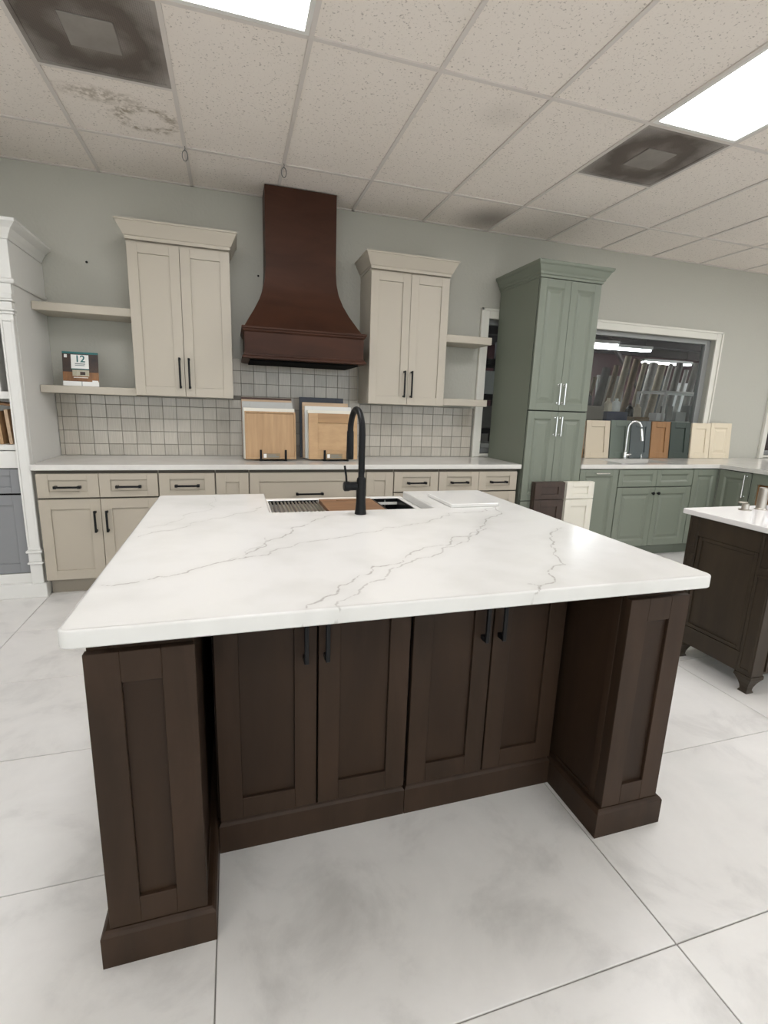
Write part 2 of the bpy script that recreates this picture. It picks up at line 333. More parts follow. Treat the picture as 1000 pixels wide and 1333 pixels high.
# ------------------------------------------------------------------ structure: floor
TXJ = [-4.85, -3.65, -2.45, -1.246, -.077, 1.08, 2.347, 3.55, 4.75, 5.95, 7.15, 8.35]
TY0, TYP = .7445, .6016
bm = bmesh.new(); bx(bm, XL, XR, YR, D, -.06, -.004); floor = struct('floor', bm, 'floorgrout')
fmesh = {}
gap = .0018
ny0 = int(math.floor((YR-TY0)/TYP)); ny1 = int(math.ceil((D-TY0)/TYP))
for i in range(len(TXJ)-1):
    for j in range(ny0, ny1):
        xa, xb = max(TXJ[i]+gap, XL), min(TXJ[i+1]-gap, XR); ya, yb = max(TY0+j*TYP+gap, YR), min(TY0+(j+1)*TYP-gap, D)
        if xb-xa < .02 or yb-ya < .02: continue
        key = (round(xb-xa, 4), round(yb-ya, 4))
        if key not in fmesh:
            t = box('floor_tile', 'ftile', floor, 0, key[0], 0, key[1], -.012, 0, b=.0012); fmesh[key] = t; t.location = (xa, ya, 0)
        else: inst(fmesh[key], floor, (xa, ya, 0))
# ------------------------------------------------------------------ structure: walls
W1 = (2.285, 5.03, .945, 2.185)   # window opening 1 (x0,x1,z0,z1)
W2 = (6.05, 7.5, .945, 2.185)
TH = .14
bm = bmesh.new()
def wall_seg(x0, x1, z0, z1): bx(bm, x0, x1, D, D+TH, z0, z1)
wall_seg(XL, W1[0], 0, H); wall_seg(W1[0], W1[1], 0, W1[2]); wall_seg(W1[0], W1[1], W1[3], H)
wall_seg(W1[1], W2[0], 0, H); wall_seg(W2[0], W2[1], 0, W2[2]); wall_seg(W2[0], W2[1], W2[3], H); wall_seg(W2[1], XR, 0, H)
wall_back = struct('wall_back', bm, 'wall')
sbox('wall_left', 'wallwhite', XL-.1, XL, YR, D+TH, 0, H)
sbox('wall_right', 'wallwhite', XR, XR+.1, YR, D+TH, 0, H)
bm = bmesh.new()      # rear wall; three unseen street windows added to supply daylight
SF = [(-3.9, -.3), (.1, 3.7), (4.1, 7.7)]; sfz0, sfz1 = .12, 2.55
def rseg(x0, x1, z0, z1): bx(bm, x0, x1, YR-.12, YR, z0, z1)
rseg(XL-.1, XR+.1, 0, sfz0); rseg(XL-.1, XR+.1, sfz1, H)
for a, b in zip([XL-.1]+[q[1] for q in SF], [q[0] for q in SF]+[XR+.1]): rseg(a, b, sfz0, sfz1)
struct('wall_rear', bm, 'wallwhite')
for i, (a, b) in enumerate(SF):
    bm = bmesh.new()
    for q in ((a, a+.05, sfz0, sfz1), (b-.05, b, sfz0, sfz1), ((a+b)/2-.025, (a+b)/2+.025, sfz0, sfz1), (a+.05, b-.05, sfz0, sfz0+.05), (a+.05, b-.05, sfz1-.05, sfz1)): bx(bm, q[0], q[1], YR-.09, YR-.03, q[2], q[3])
    o = struct('window_%d' % (i+3), bm, 'alu')  # added window, out of view, lets in fill daylight
    for x0_, x1_ in ((a+.05, (a+b)/2-.025), ((a+b)/2+.025, b-.05)): box('pane', 'glass', o, x0_, x1_, YR-.064, YR-.058, sfz0+.05, sfz1-.05)
sbox('ground', 'pavement', XL-12, XR+12, YR-30, YR-.13, -.16, -.10)  # added outside the unseen windows to bounce daylight up
def window(name, w4):
    x0, x1, z0, z1 = w4; t = .085
    fr = bmesh.new()
    for a in ((x0-t, x0, D-.02, D, z0-.03, z1+t), (x1, x1+t, D-.02, D, z0-.03, z1+t), (x0, x1, D-.02, D, z1, z1+t)): bx(fr, *a, b=.003)
    for a in ((x0-t, x0-t+.022, D-.032, D-.02, z0-.03, z1+t), (x1+t-.022, x1+t, D-.032, D-.02, z0-.03, z1+t), (x0-t, x1+t, D-.032, D-.02, z1+t-.022, z1+t)): bx(fr, *a, b=.003)
    o = struct(name, fr, 'trim')
    j = .07; jl = .022
    boxes('window_jamb', 'alu', o, [(x0, x0+jl, D+.045, D+.095, z0, z1), (x1-j, x1, D+.045, D+.095, z0, z1), (x0+jl, x1-j, D+.045, D+.095, z1-.045, z1), (x0+jl, x1-j, D+.045, D+.095, z0, z0+.05)], b=.003)
    boxes('window_sill', 'trim', o, [(x0, x1, D-.02, D+.045, z0-.02, z0)])
    box('pane', 'glass', o, x0+jl, x1-j, D+.068, D+.074, z0+.05, z1-.045)
    return o
window('window_1', W1); window('window_2', W2)
# ------------------------------------------------------------------ structure: ceiling grid
bm = bmesh.new(); bx(bm, XL-.1, XR+.1, YR-.1, D+TH, H+.03, H+.08); ceil = struct('ceiling', bm, 'wallwhite')
cols = range(-6, 15); rows = range(-7, 1)          # row r covers GY+(r-1)*2G .. GY+r*2G ; row 1 = cut row at the wall
LIGHTS = [(c, r) for c in (-3, 1, 5, 9, 13) for r in (-1, -4)]  # the two by the vents are seen; all others added for fill
VENTS = [(0, 0), (5, 0)]
cmesh = {}
def ctile(x0, x1, y0, y1, m='ctile'):
    x0, x1, y0, y1 = max(x0, XL), min(x1, XR), max(y0, YR), min(y1, D)
    if x1-x0 < .03 or y1-y0 < .03: return
    g = .004; key = (round(x1-x0-2*g, 4), round(y1-y0-2*g, 4), m if isinstance(m, str) else m.name)
    if key not in cmesh:
        t = box('ceiling_tile', m, ceil, 0, key[0], 0, key[1], .0, .014); t.location = (x0+g, y0+g, H+.006); cmesh[key] = t
    else: inst(cmesh[key], ceil, (x0+g, y0+g, H+.006))
tb = bmesh.new(); TW = .011
for c in cols:
    x0, x1 = GX+c*G, GX+(c+1)*G
    if x1 < XL or x0 > XR: continue
    for r in range(-7, 2):
        y1 = GY+r*2*G; y0 = y1-2*G
        if (c, r) in LIGHTS: continue
        if (c, r) in VENTS:
            sm = stained_tile_mat(GX+.43, GY-.25) if c == 0 else 'ctile'
            ctile(x0, x1, y1-G, y1, sm); continue
        if (c, r) == (4, 1): ctile(x0, x1, y0, y1, smudge_tile_mat(x1-.10, GY+.33, .42, (120, 112, 104), .75)); continue
        if (c, r) == (3, 0): ctile(x0, x1, y0, y1, smudge_tile_mat(x0+.45, GY-1.0, .2, (150, 144, 136), .18)); continue
        ctile(x0, x1, y0, y1)
for c in range(-6, 16):
    x = GX+c*G
    if XL < x < XR: bx(tb, x-TW, x+TW, YR, D, H-.001, H+.006)
for r in range(-7, 2):
    y = GY+r*2*G
    for c in cols:
        x0, x1 = max(GX+c*G+TW, XL), min(GX+(c+1)*G-TW, XR)
        if YR < y < D and x1 > x0: bx(tb, x0, x1, y-TW, y+TW, H-.0005, H+.006)
for c, r in VENTS: bx(tb, GX+c*G+TW, GX+(c+1)*G-TW, GY-G-TW, GY-G+TW, H-.0005, H+.006)
bx(tb, XL, XR, D-.02, D, H-.001, H+.006)
obj('ceiling_grid', tb, 'tbar', ceil)

# ------------------------------------------------------------------ ceiling fixtures
def troffer(c, r, label):
    x0, x1 = GX+c*G+TW, GX+(c+1)*G-TW; y1 = GY+r*2*G-TW; y0 = y1-2*G+2*TW
    if x0 > XR-.3: return
    t = thing('ceiling_light', label, 'ceiling light', ((x0+x1)/2, (y0+y1)/2, H+.004), 0, 'fluorescent ceiling lights')
    a, b = (x1-x0)/2, (y1-y0)/2; f = .022
    boxes('frame', 'white', t, [(-a, a, -b, -b+f, -.004, .02), (-a, a, b-f, b, -.004, .02), (-a, -a+f, -b+f, b-f, -.004, .02), (a-f, a, -b+f, b-f, -.004, .02)])
    box('diffuser', 'lens', t, -a+f, a-f, -b+f, b-f, .002, .010)
for c, r in LIGHTS:
    if (c, r) == (1, -1): lb = 'lit ceiling light panel one tile past the water-stained tile and its vent'
    elif (c, r) == (5, -1): lb = 'lit ceiling light panel touching the sooty vent above the sage pantry side'
    else: lb = 'lit ceiling light panel over the street-window half of the showroom'
    troffer(c, r, lb)
for c, r in VENTS:
    x = GX+(c+.5)*G; y = GY-1.5*G; a = G/2-TW
    t = thing('ceiling_vent', 'sooty perforated ceiling vent beside the water-stained ceiling tile' if c == 0 else 'sooty perforated ceiling vent at the end of a lit ceiling light panel', 'vent', (x, y, H+.003), 0, 'perforated ceiling vents')
    boxes('frame', 'vent', t, [(-a, a, -a, -a+.02, -.004, .012), (-a, a, a-.02, a, -.004, .012), (-a, -a+.02, -a+.02, a-.02, -.004, .012), (a-.02, a, -a+.02, a-.02, -.004, .012)])
    box('perforated_face', 'vent', t, -a+.02, a-.02, -a+.02, a-.02, .0, .006)
    box('center_plate', mat('vent_plate_%d' % c, (148, 142, 136), .6, var=(132, 126, 120), scale=(6, 6, 6)), t, -.105, .105, -.105, .105, -.006, -.0005, b=.002)
for i, (x, lab) in enumerate(((GX+G, 'thin wire loop hanging from the ceiling grid by the stained tile'), (GX+2*G, 'thin wire loop hanging from the ceiling grid above the hood chimney'))):
    bm = bmesh.new(); pts = []
    for k in range(15):
        a = PI/2 + 2*PI*k/14; pts.append((.016*math.cos(a), 0, -.055+.030*math.sin(a)))
    tube(bm, [(0, .004, .0), (.003, .002, -.012)] + pts, .0022, 6)
    o = tag(obj('ceiling_hook', bm, 'slate'), lab, 'wire hook', 'wire loops on the ceiling grid'); o.location = (x, GY-.03, H)

# ------------------------------------------------------------------ door builders (local frame: front faces -Y, door back at y=0)
def bar_pull(parent, cx, cz, ln, vertical, m='black', y=-.02, style='square'):
    bm = bmesh.new(); h = ln/2
    if style == 'square':
        s, so = .0066, .034
        if vertical:
            bx(bm, cx-s, cx+s, y-so, y-so+.010, cz-h, cz+h, b=.0015)
            for e in (-1, 1): bx(bm, cx-s-.001, cx+s+.001, y-so+.010, y, cz+e*(h-.010)-.007, cz+e*(h-.010)+.007)
        else:
            bx(bm, cx-h, cx+h, y-so, y-so+.010, cz-s, cz+s, b=.0015)
            for e in (-1, 1): bx(bm, cx+e*(h-.010)-.009, cx+e*(h-.010)+.009, y-so-.002, y, cz-s-.0025, cz+s+.0025, b=.001)
    else:
        so = .032
        if vertical:
            tube(bm, [(cx, y-so, cz-h), (cx, y-so, cz+h)], .0055, 10)
            for e in (-1, 1): tube(bm, [(cx, y, cz+e*(h-.012)), (cx, y-.004, cz+e*(h-.012)), (cx, y-.005, cz+e*(h-.012)), (cx, y-so, cz+e*(h-.012))], [.009, .009, .0055, .0065], 10)
        else:
            tube(bm, [(cx-h, y-so, cz), (cx+h, y-so, cz)], .0055, 10)
            for e in (-1, 1): tube(bm, [(cx+e*(h-.012), y, cz), (cx+e*(h-.012), y-so, cz)], .006, 10)
    return obj('handle', bm, m, parent)
def knob(parent, cx, cz, m='black', y=-.02):
    bm = bmesh.new(); lathe(bm, [(.006, 0), (.006, -.014), (.015, -.018), (.015, -.026), (.010, -.030)], (cx, y, cz), 14, 'y')
    return obj('knob', bm, m, parent, True)
def door(parent, name, x0, x1, z0, z1, m, stile=.06, rail=.06, style='shaker', th=.02, pm=None, y=0.0):
    bm = bmesh.new(); b = .0012
    bx(bm, x0, x0+stile, y-th, y, z0, z1, b=b); bx(bm, x1-stile, x1, y-th, y, z0, z1, b=b)
    bx(bm, x0+stile, x1-stile, y-th, y, z0, z0+rail, b=b); bx(bm, x0+stile, x1-stile, y-th, y, z1-rail, z1, b=b)
    if style == 'raised':      # sloped moulding inside the frame
        s = .014; xa, xb, za, zb = x0+stile, x1-stile, z0+rail, z1-rail
        o4 = [(xa, za), (xb, za), (xb, zb), (xa, zb)]; i4 = [(xa+s, za+s), (xb-s, za+s), (xb-s, zb-s), (xa+s, zb-s)]
        A = [bm.verts.new((u, y-th+.001, v)) for u, v in o4]; B = [bm.verts.new((u, y-th+.011, v)) for u, v in i4]
        for k in range(4): bm.faces.new((A[k], A[(k+1) % 4], B[(k+1) % 4], B[k]))
    d = obj(name, bm, m, parent)
    xa, xb, za, zb = x0+stile, x1-stile, z0+rail, z1-rail
    bm = bmesh.new()
    if style == 'raised':
        bx(bm, xa+.001, xb-.001, y-th+.0115, y-.002, za+.001, zb-.001)
        s0, s1 = .022, .044
        if xb-xa > .1 and zb-za > .1:
            A = [bm.verts.new((u, y-th+.0112, v)) for u, v in ((xa+s0, za+s0), (xb-s0, za+s0), (xb-s0, zb-s0), (xa+s0, zb-s0))]
            B = [bm.verts.new((u, y-th+.005, v)) for u, v in ((xa+s1, za+s1), (xb-s1, za+s1), (xb-s1, zb-s1), (xa+s1, zb-s1))]
            for k in range(4): bm.faces.new((A[k], A[(k+1) % 4], B[(k+1) % 4], B[k]))
            bm.faces.new(B)
    else: bx(bm, xa+.0006, xb-.0006, y-th+.010, y-.002, za+.0006, zb-.0006)
    obj('panel', bm, pm or m, d)
    return d
def carcass(t, wdt, depth, z0, z1, m, toe=True, toem=None, face='void'):
    # dark-coloured face frame behind the doors paints the shade of the open gaps
    bm = bmesh.new(); bx(bm, 0, wdt, .003, depth, z0, z1); o = obj('carcass', bm, m, t)
    box('face_frame', face, t, .0015, wdt-.0015, .0002, .0028, z0+.001, z1-.001)
    if toe: box('toe_kick', toem or m, t, 0, wdt, .075, .095, 0, z0)
    return o

# ------------------------------------------------------------------ back run: beige base cabinets
YF = D-.61; ZC = .876
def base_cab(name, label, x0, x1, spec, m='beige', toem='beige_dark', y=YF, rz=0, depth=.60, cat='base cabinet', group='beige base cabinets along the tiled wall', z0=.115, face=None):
    t = thing(name, label, cat, (x0, y, 0), rz, group); wd = x1-x0
    carcass(t, wd, depth, z0, .70 if spec is fr_sink else ZC, m, True, toem, face or mat('cabinet_gap_'+m, tuple(int(v*.62) for v in GAP_SHADE[m]), .8))
    spec(t, wd); return t
GAP_SHADE = {'beige': (150, 142, 128), 'green': (60, 66, 60), 'brown': (24, 18, 15)}  # frame tones darkened to paint shade into the door gaps
g_ = .0035
fr_sink = None
def fr_2d2d(t, wd, mz=.76):
    for k in (0, 1):
        xa, xb = (g_, wd/2-g_/2) if k == 0 else (wd/2+g_/2, wd-g_)
        d = door(t, 'drawer', xa, xb, .692, .852, 'beige', .068, .042); bar_pull(d, (xa+xb)/2, .765, .16, False)
        d = door(t, 'door', xa, xb, .12, .680, 'beige', .066, .066); bar_pull(d, (xb-.034) if k == 0 else (xa+.034), .527, .15, True)
def fr_1d1d(t, wd):
    d = door(t, 'drawer', g_, wd-g_, .692, .852, 'beige', .068, .042); bar_pull(d, wd/2, .765, .165, False)
    d = door(t, 'door', g_, wd-g_, .12, .680, 'beige', .066, .066); bar_pull(d, wd-.04, .527, .15, True)
def fr_narrow(t, wd):
    door(t, 'door', g_, wd-g_, .12, .852, 'beige', .066, .066)
def fr_wide(t, wd):
    d = door(t, 'drawer', g_, wd-g_, .520, .852, 'beige', .068, .066); bar_pull(d, wd/2, .692, .21, False)
    d = door(t, 'drawer', g_, wd-g_, .12, .510, 'beige', .068, .066); bar_pull(d, wd/2, .32, .21, False)
base_cab('base_cabinet', 'beige base cabinet with two drawers and two doors beside the white bookcase post', -1.243, -.507, fr_2d2d)
base_cab('base_cabinet', 'beige base cabinet with one drawer between two-drawer unit and narrow pull-out', -.505, -.131, fr_1d1d)
base_cab('base_cabinet', 'narrow beige pull-out cabinet without handle below the oak sample boards', -.129, .103, fr_narrow)
base_cab('base_cabinet', 'wide beige drawer cabinet centred under the brown range hood', .105, .987, fr_wide)
base_cab('base_cabinet', 'narrow beige pull-out cabinet without handle right behind the black island faucet', .989, 1.217, fr_narrow)
base_cab('base_cabinet', 'beige one-drawer base cabinet below the wall cabinet nearer the sage pantry', 1.219, 1.605, fr_1d1d)
base_cab('base_cabinet', 'beige two-drawer base cabinet next to the tall sage green pantry', 1.607, 2.340, fr_2d2d)
bm = bmesh.new(); bx(bm, -1.258, 2.362, D-.648, D-.0125, ZC+.0005, .914, b=.003)
tag(obj('countertop', bm, 'quartz2'), 'long pale quartz countertop on the beige base cabinets', 'countertop')

# ------------------------------------------------------------------ tiled backsplash
bs = thing('tile_backsplash', 'glossy greige square tile backsplash behind the sample boards', 'backsplash', (0, D, .914))
boxes('grout_bed', 'grout', bs, [(-1.258, 2.195, -.006, -.001, .0005, 1.371-.914), (-.0, 1.055, -.006, -.001, 1.371-.914, 1.70-.914)])
P = .1003; tg = .0016; first = {}
def wtile(x0, x1, z0, z1):
    key = (round(x1-x0, 3), round(z1-z0, 3))
    dy = random.uniform(-.0012, .0012)
    if key not in first:
        bm = bmesh.new(); bx(bm, 0, x1-x0, -.0105, -.006, 0, z1-z0, b=.0015); o = obj('tile', bm, 'wtile', bs); first[key] = o; o.location = (x0, 0, z0)
    else: o = inst(first[key], bs, (x0, 0, z0))
    o.location.y = dy*.0; o.rotation_euler = (random.uniform(-.008, .008), 0, random.uniform(-.008, .008))
xs = -1.228
for r in range(8):
    z0 = -.012+r*P; z1 = z0+P
    for c in range(-1, 36):
        x0 = xs+c*P; x1 = x0+P
        if r < 5: lo, hi = -1.258, 2.195
        else: lo, hi = -.0, 1.055
        ztop = (1.371 if r < 5 and not (x0 > -.02 and x1 < 1.09) else 1.70)-.914
        xa, xb = max(x0, lo)+tg, min(x1, hi)-tg; za, zb = max(z0, 0)+tg, min(z1, ztop)-tg
        if xb-xa < .012 or zb-za < .012: continue
        wtile(xa, xb, za, zb)

# ------------------------------------------------------------------ wall cabinets, shelves
CROWN_COVE = [(0, 2.405), (.004, 2.405), (.006, 2.425), (.012, 2.428), (.050, 2.505), (.056, 2.507), (.056, 2.518), (0, 2.518)]
def wall_cab(label, x0, x1):
    t = thing('wall_cabinet', label, 'wall cabinet', (x0, D-.325, 1.380), 0, 'pair of light beige wall cabinets'); wd = x1-x0
    box('carcass', 'cream_upper', t, 0, wd, .003, .3235, 0, 1.030)
    box('face_frame', mat('upper_gap', (92, 86, 78), .8), t, .0015, wd-.0015, .0002, .0028, .001, 1.0)  # darker frame colour stands in for shade between the doors
    for k in (0, 1):
        xa, xb = (.001, wd/2-.0015) if k == 0 else (wd/2+.0015, wd-.001)
        d = door(t, 'door', xa, xb, .0, 1.012, 'cream_upper', .066, .066); bar_pull(d, (xb-.030) if k == 0 else (xa+.030), .165, .215, True)
    bm = bmesh.new(); sweep_crown(bm, [(a, z-1.380) for a, z in CROWN_COVE], 0, wd, .3235, -.022); obj('crown_moulding', bm, 'cream_upper', t)
    return t
wall_cab('light beige two-door wall cabinet over the brochure shelf end of the counter', -.655, .012)
wall_cab('light beige two-door wall cabinet between the brown hood and the sage pantry', 1.065, 1.730)
def shelf(label, x0, x1, z0, z1):
    bm = bmesh.new(); bx(bm, x0, x1, D-.305, D-.001, z0, z1, b=.0025); o = tag(obj('wall_shelf', bm, 'cream_upper'), label, 'shelf', 'light beige box shelves')
shelf('empty upper box shelf between white bookcase and wall cabinet', -1.258, -.657, 1.912, 1.966)
shelf('lower box shelf between white bookcase and wall cabinet, carrying the brochure stand', -1.258, -.657, 1.374, 1.426)
shelf('short upper box shelf crossing the window trim beside the sage pantry', 1.734, 2.172, 1.912, 1.972)
shelf('short lower box shelf crossing the window trim beside the sage pantry', 1.734, 2.170, 1.388, 1.446)

# ------------------------------------------------------------------ range hood
hd = thing('range_hood', 'dark walnut wooden range hood with flared body and straight chimney to the ceiling', 'range hood', (.535, D, 0))
bm = bmesh.new(); rings = []
prof = [(2.9005, .266, .262), (2.36, .266, .262), (2.27, .272, .266), (2.19, .288, .278), (2.11, .318, .306), (2.03, .358, .350), (1.96, .398, .404), (1.91, .425, .450), (1.885, .437, .472)]
sm = []
for a, b in zip(prof, prof[1:]):
    for k in range(3): f = k/3; sm.append(tuple(a[i]+(b[i]-a[i])*f for i in range(3)))
sm.append(prof[-1])
for z, hw, dp in sm: rings.append([bm.verts.new(p) for p in ((-hw, -.0005, z), (-hw, -dp, z), (hw, -dp, z), (hw, -.0005, z))])
for a, b in zip(rings, rings[1:]):
    for k in range(3): bm.faces.new((a[k], a[k+1], b[k+1], b[k]))
bm.faces.new(rings[0]); bm.faces.new(rings[-1][::-1])
obj('flared_body', bm, 'hood', hd, True)
bm = bmesh.new()
def ring3(bm, prof, hw, dp):
    rows = [[bm.verts.new(p) for p in ((-hw-o, -.013, z), (-hw-o, -dp-o, z), (hw+o, -dp-o, z), (hw+o, -.013, z))] for o, z in prof]
    for a, b in zip(rows, rows[1:]):
        for k in range(3): bm.faces.new((a[k], a[k+1], b[k+1], b[k]))
    bm.faces.new(rows[0]); bm.faces.new(rows[-1][::-1])
ring3(bm, [(0, 1.886), (.014, 1.886), (.017, 1.882), (.017, 1.872), (.010, 1.866), (.009, 1.858), (.004, 1.852), (0, 1.848)], .438, .525)
obj('top_moulding', bm, 'hood', hd)
bm = bmesh.new(); ring3(bm, [(0, 1.8475), (0, 1.7005)], .436, .522); obj('apron', bm, 'hood', hd)
bm = bmesh.new(); ring3(bm, [(0, 1.70), (.006, 1.698), (.008, 1.688), (.016, 1.682), (.016, 1.668), (.0, 1.664)], .438, .525); obj('bottom_moulding', bm, 'hood', hd)
box('black_liner', 'void', hd, -.40, .40, -.49, -.03, 1.652, 1.6635)

# ------------------------------------------------------------------ island
def plinth(bm, x0, x1, y0, y1, zt=.100):
    prof = [(0, 0), (0, zt-.012), (.005, zt-.004), (.010, zt)]
    rows = [[bm.verts.new(p) for p in ((x0+o, y0+o, z), (x1-o, y0+o, z), (x1-o, y1-o, z), (x0+o, y1-o, z))] for o, z in prof]
    for a, b in zip(rows, rows[1:]):
        for k in range(4): bm.faces.new((a[k], a[(k+1) % 4], b[(k+1) % 4], b[k]))
    bm.faces.new(rows[-1]); bm.faces.new(rows[0][::-1])
def pillar(label, xa, xb, inner):   # xa,xb plinth extents; inner = +1 when the knee space is on +x
    t = thing('island_end_cabinet', label, 'cabinet', (xa, 1.074, 0), 0, 'espresso end cabinets of the island'); wd = xb-xa
    bm = bmesh.new(); plinth(bm, 0, wd, 0, .876); obj('plinth', bm, 'brown', t)
    ins = .022
    bm = bmesh.new(); bx(bm, ins+.006, wd-ins-.006, .050, .860, .1005, .828); obj('carcass', bm, 'brown_panel', t)
    box('top_filler', 'void', t, ins+.014, wd-ins-.014, .060, .860, .8285, .8735)  # black colour paints the deep shade under the counter
    boxes('face_frame', 'brown', t, [(ins+.001, ins+.040, .0305, .0495, .1005, .832), (wd-ins-.040, wd-ins-.001, .0305, .0495, .1005, .832), (ins+.040, wd-ins-.040, .0305, .0495, .79, .832), (ins+.040, wd-ins-.040, .0305, .0495, .1005, .14)], b=.001)
    d = door(t, 'end_panel', ins-.002, wd-ins+.002, .103, .824, 'brown', .070, .074, pm='brown_panel', y=.030)
    sx = wd-ins-.006 if inner > 0 else ins+.006
    e = inner
    def sd(y0, y1, z0, z1, th=.006): 
        return (min(sx, sx+e*th), max(sx, sx+e*th), y0, y1, z0, z1)
    boxes('side_frame', 'brown', t, [sd(.0505, .075, .1005, .828), sd(.075, .255, .1005, .112)], b=.001)
pillar('espresso shaker end cabinet of the island on the bookcase side', -.338, -.0755, 1)
pillar('espresso shaker end cabinet of the island on the vanity side', 1.0925, 1.3555, -1)
def island_cab(label, x0, x1):
    t = thing('island_cabinet', label, 'cabinet', (x0, 1.349, 0), 0, 'espresso door cabinets in the island knee space'); wd = x1-x0
    box('carcass', 'brown_panel', t, 0, wd, .003, .60, .108, .8735); box('face_frame', 'void', t, .002, wd-.002, .0003, .0028, .109, .8725)  # black frame paints the shade of the door gaps
    bm = bmesh.new(); plinth(bm, .0005, wd-.0005, -.019, .59, .105); obj('plinth', bm, 'brown', t)
    for k in (0, 1):
        xa, xb = (.005, wd/2-.003) if k == 0 else (wd/2+.003, wd-.005)
        d = door(t, 'door', xa, xb, .114, .862, 'brown', .066, .068, pm='brown_panel')
        bar_pull(d, (xb-.034) if k == 0 else (xa+.022), .702, .165, True)
island_cab('espresso two-door island cabinet beside the bookcase-side end cabinet', -.0745, .5195)
island_cab('espresso two-door island cabinet beside the vanity-side end cabinet', .5205, 1.0915)
# kitchen side of the island
def rear_cab(name, label, x0, x1, z1, two):
    t = thing(name, label, 'cabinet', (x1, 2.43, 0), PI, 'espresso cabinets on the sink side of the island'); wd = x1-x0
    box('carcass', 'brown_panel', t, 0, wd, .003, .476, .11, z1); box('face_frame', 'void', t, .002, wd-.002, .0003, .0028, .111, z1-.001)  # frame coloured black for the shade between doors
    box('toe_kick', 'brown', t, 0, wd, .07, .09, 0, .11)
    n = 2 if two else 1
    for k in range(n):
        xa, xb = wd/n*k+.003, wd/n*(k+1)-.003
        d = door(t, 'door', xa, xb, .116, z1-.006, 'brown', .062, .066, pm='brown_panel'); bar_pull(d, xb-.03 if k == 0 else xa+.03, z1-.14, .16, True)
rear_cab('island_cabinet', 'espresso single-door cabinet on the sink side of the island, bookcase end', -.315, .112, .8735, False)
rear_cab('sink_cabinet', 'espresso sink cabinet carrying the white apron sink', .1125, .9055, .615, True)
rear_cab('island_cabinet', 'espresso single-door cabinet on the sink side of the island, pantry end', .906, 1.332, .8735, False)

# veined slab with sink notch
IX0, IX1, IY0, IY1 = -.3385, 1.3235, 1.0095, 2.476
NX0, NX1, NY = .141, .874, 2.031
VEINS = [
    ([(-0.313, 1.262), (-0.258, 1.261), (-0.218, 1.280), (-0.159, 1.303), (-0.106, 1.349), (-0.028, 1.402), (0.025, 1.422), (0.054, 1.487), (0.103, 1.594), (0.196, 1.758), (0.298, 1.867), (0.372, 1.940)], 1.0),
    ([(0.025, 1.422), (0.092, 1.440), (0.168, 1.510), (0.250, 1.569), (0.395, 1.625), (0.532, 1.705), (0.705, 1.753), (0.833, 1.859), (0.986, 1.915), (1.173, 2.010)], 0.8),
    ([(0.129, 0.952), (0.134, 0.978), (0.150, 1.042), (0.231, 1.096), (0.289, 1.178), (0.368, 1.277), (0.471, 1.308), (0.572, 1.411), (0.737, 1.536), (0.869, 1.615), (1.012, 1.789), (1.173, 2.010)], 1.0),
    ([(0.194, 0.956), (0.222, 1.050), (0.308, 1.134), (0.368, 1.162), (0.475, 1.285), (0.598, 1.347), (0.788, 1.517), (0.923, 1.643)], 0.8),
    ([(0.699, 0.947), (0.746, 1.026), (0.839, 1.117), (0.978, 1.293), (1.072, 1.417), (1.235, 1.593)], 1.0),
    ([(0.734, 1.057), (0.756, 1.041), (0.804, 1.049)], 0.8),
    ([(-0.306, 1.712), (-0.209, 1.789), (-0.089, 1.951), (0.108, 2.146)], 0.7),
    ([(-0.296, 1.836), (-0.198, 1.941), (-0.089, 2.406)], 0.45),
    ([(-0.028, 1.402), (0.026, 1.452), (0.093, 1.635)], 0.5)]
def jitter(pts):
    p = [Vector((a, b)) for a, b in pts]; amp = .2
    while True:
        q = [p[0]]; mx = 0
        for a, b in zip(p, p[1:]):
            l = (b-a).length; mx = max(mx, l)
            nrm = Vector((-(b-a).y, (b-a).x)); q += [(a+b)/2+nrm*random.uniform(-amp, amp), b]
        p = q; amp *= .95
        if mx < .03: return p
import numpy as np
def vein_field(P2):
    best = np.full(len(P2), 1.0); st = np.zeros(len(P2))
    for pts, s in VEINS:
        q = jitter(pts); d = np.full(len(P2), 9.0)
        for a, b in zip(q, q[1:]):
            A = np.array(a); B = np.array(b); ab = B-A; tt = np.clip(((P2-A)@ab)/(ab@ab+1e-12), 0, 1)
            d = np.minimum(d, np.hypot(*(P2-A-tt[:, None]*ab).T))
        c = d < best; best[c] = d[c]; st[c] = s
    return best, st
step = .0055
def axis(lo, hi, extra):
    c = sorted([lo, hi]+extra); out = []
    for a, b in zip(c, c[1:]):
        n = max(1, int(round((b-a)/step))); out += [a+(b-a)*k/n for k in range(n)]
    return out+[hi]
RC = .022
ax = axis(IX0, IX1, [NX0, NX1, IX0+RC, IX1-RC]); ay = axis(IY0, IY1, [NY, IY0+RC, IY1-RC])
bm = bmesh.new(); grid = {}
def rnd(x, y):
    for cx, sx in ((IX0+RC, -1), (IX1-RC, 1)):
        for cy, sy in ((IY0+RC, -1), (IY1-RC, 1)):
            a, b = (x-cx)*sx, (y-cy)*sy
            if a > 1e-6 and b > 1e-6:
                k = max(a, b)/math.hypot(a, b); return cx+a*k*sx, cy+b*k*sy
    return x, y
for i, x in enumerate(ax):
    for j, y in enumerate(ay):
        if NX0+1e-6 < x < NX1-1e-6 and y > NY+1e-6: continue
        u, v = rnd(x, y); grid[i, j] = bm.verts.new((u, v, .914))
for i in range(len(ax)-1):
    for j in range(len(ay)-1):
        xm, ym = (ax[i]+ax[i+1])/2, (ay[j]+ay[j+1])/2
        if NX0 < xm < NX1 and ym > NY: continue
        bm.faces.new((grid[i, j], grid[i+1, j], grid[i+1, j+1], grid[i, j+1]))
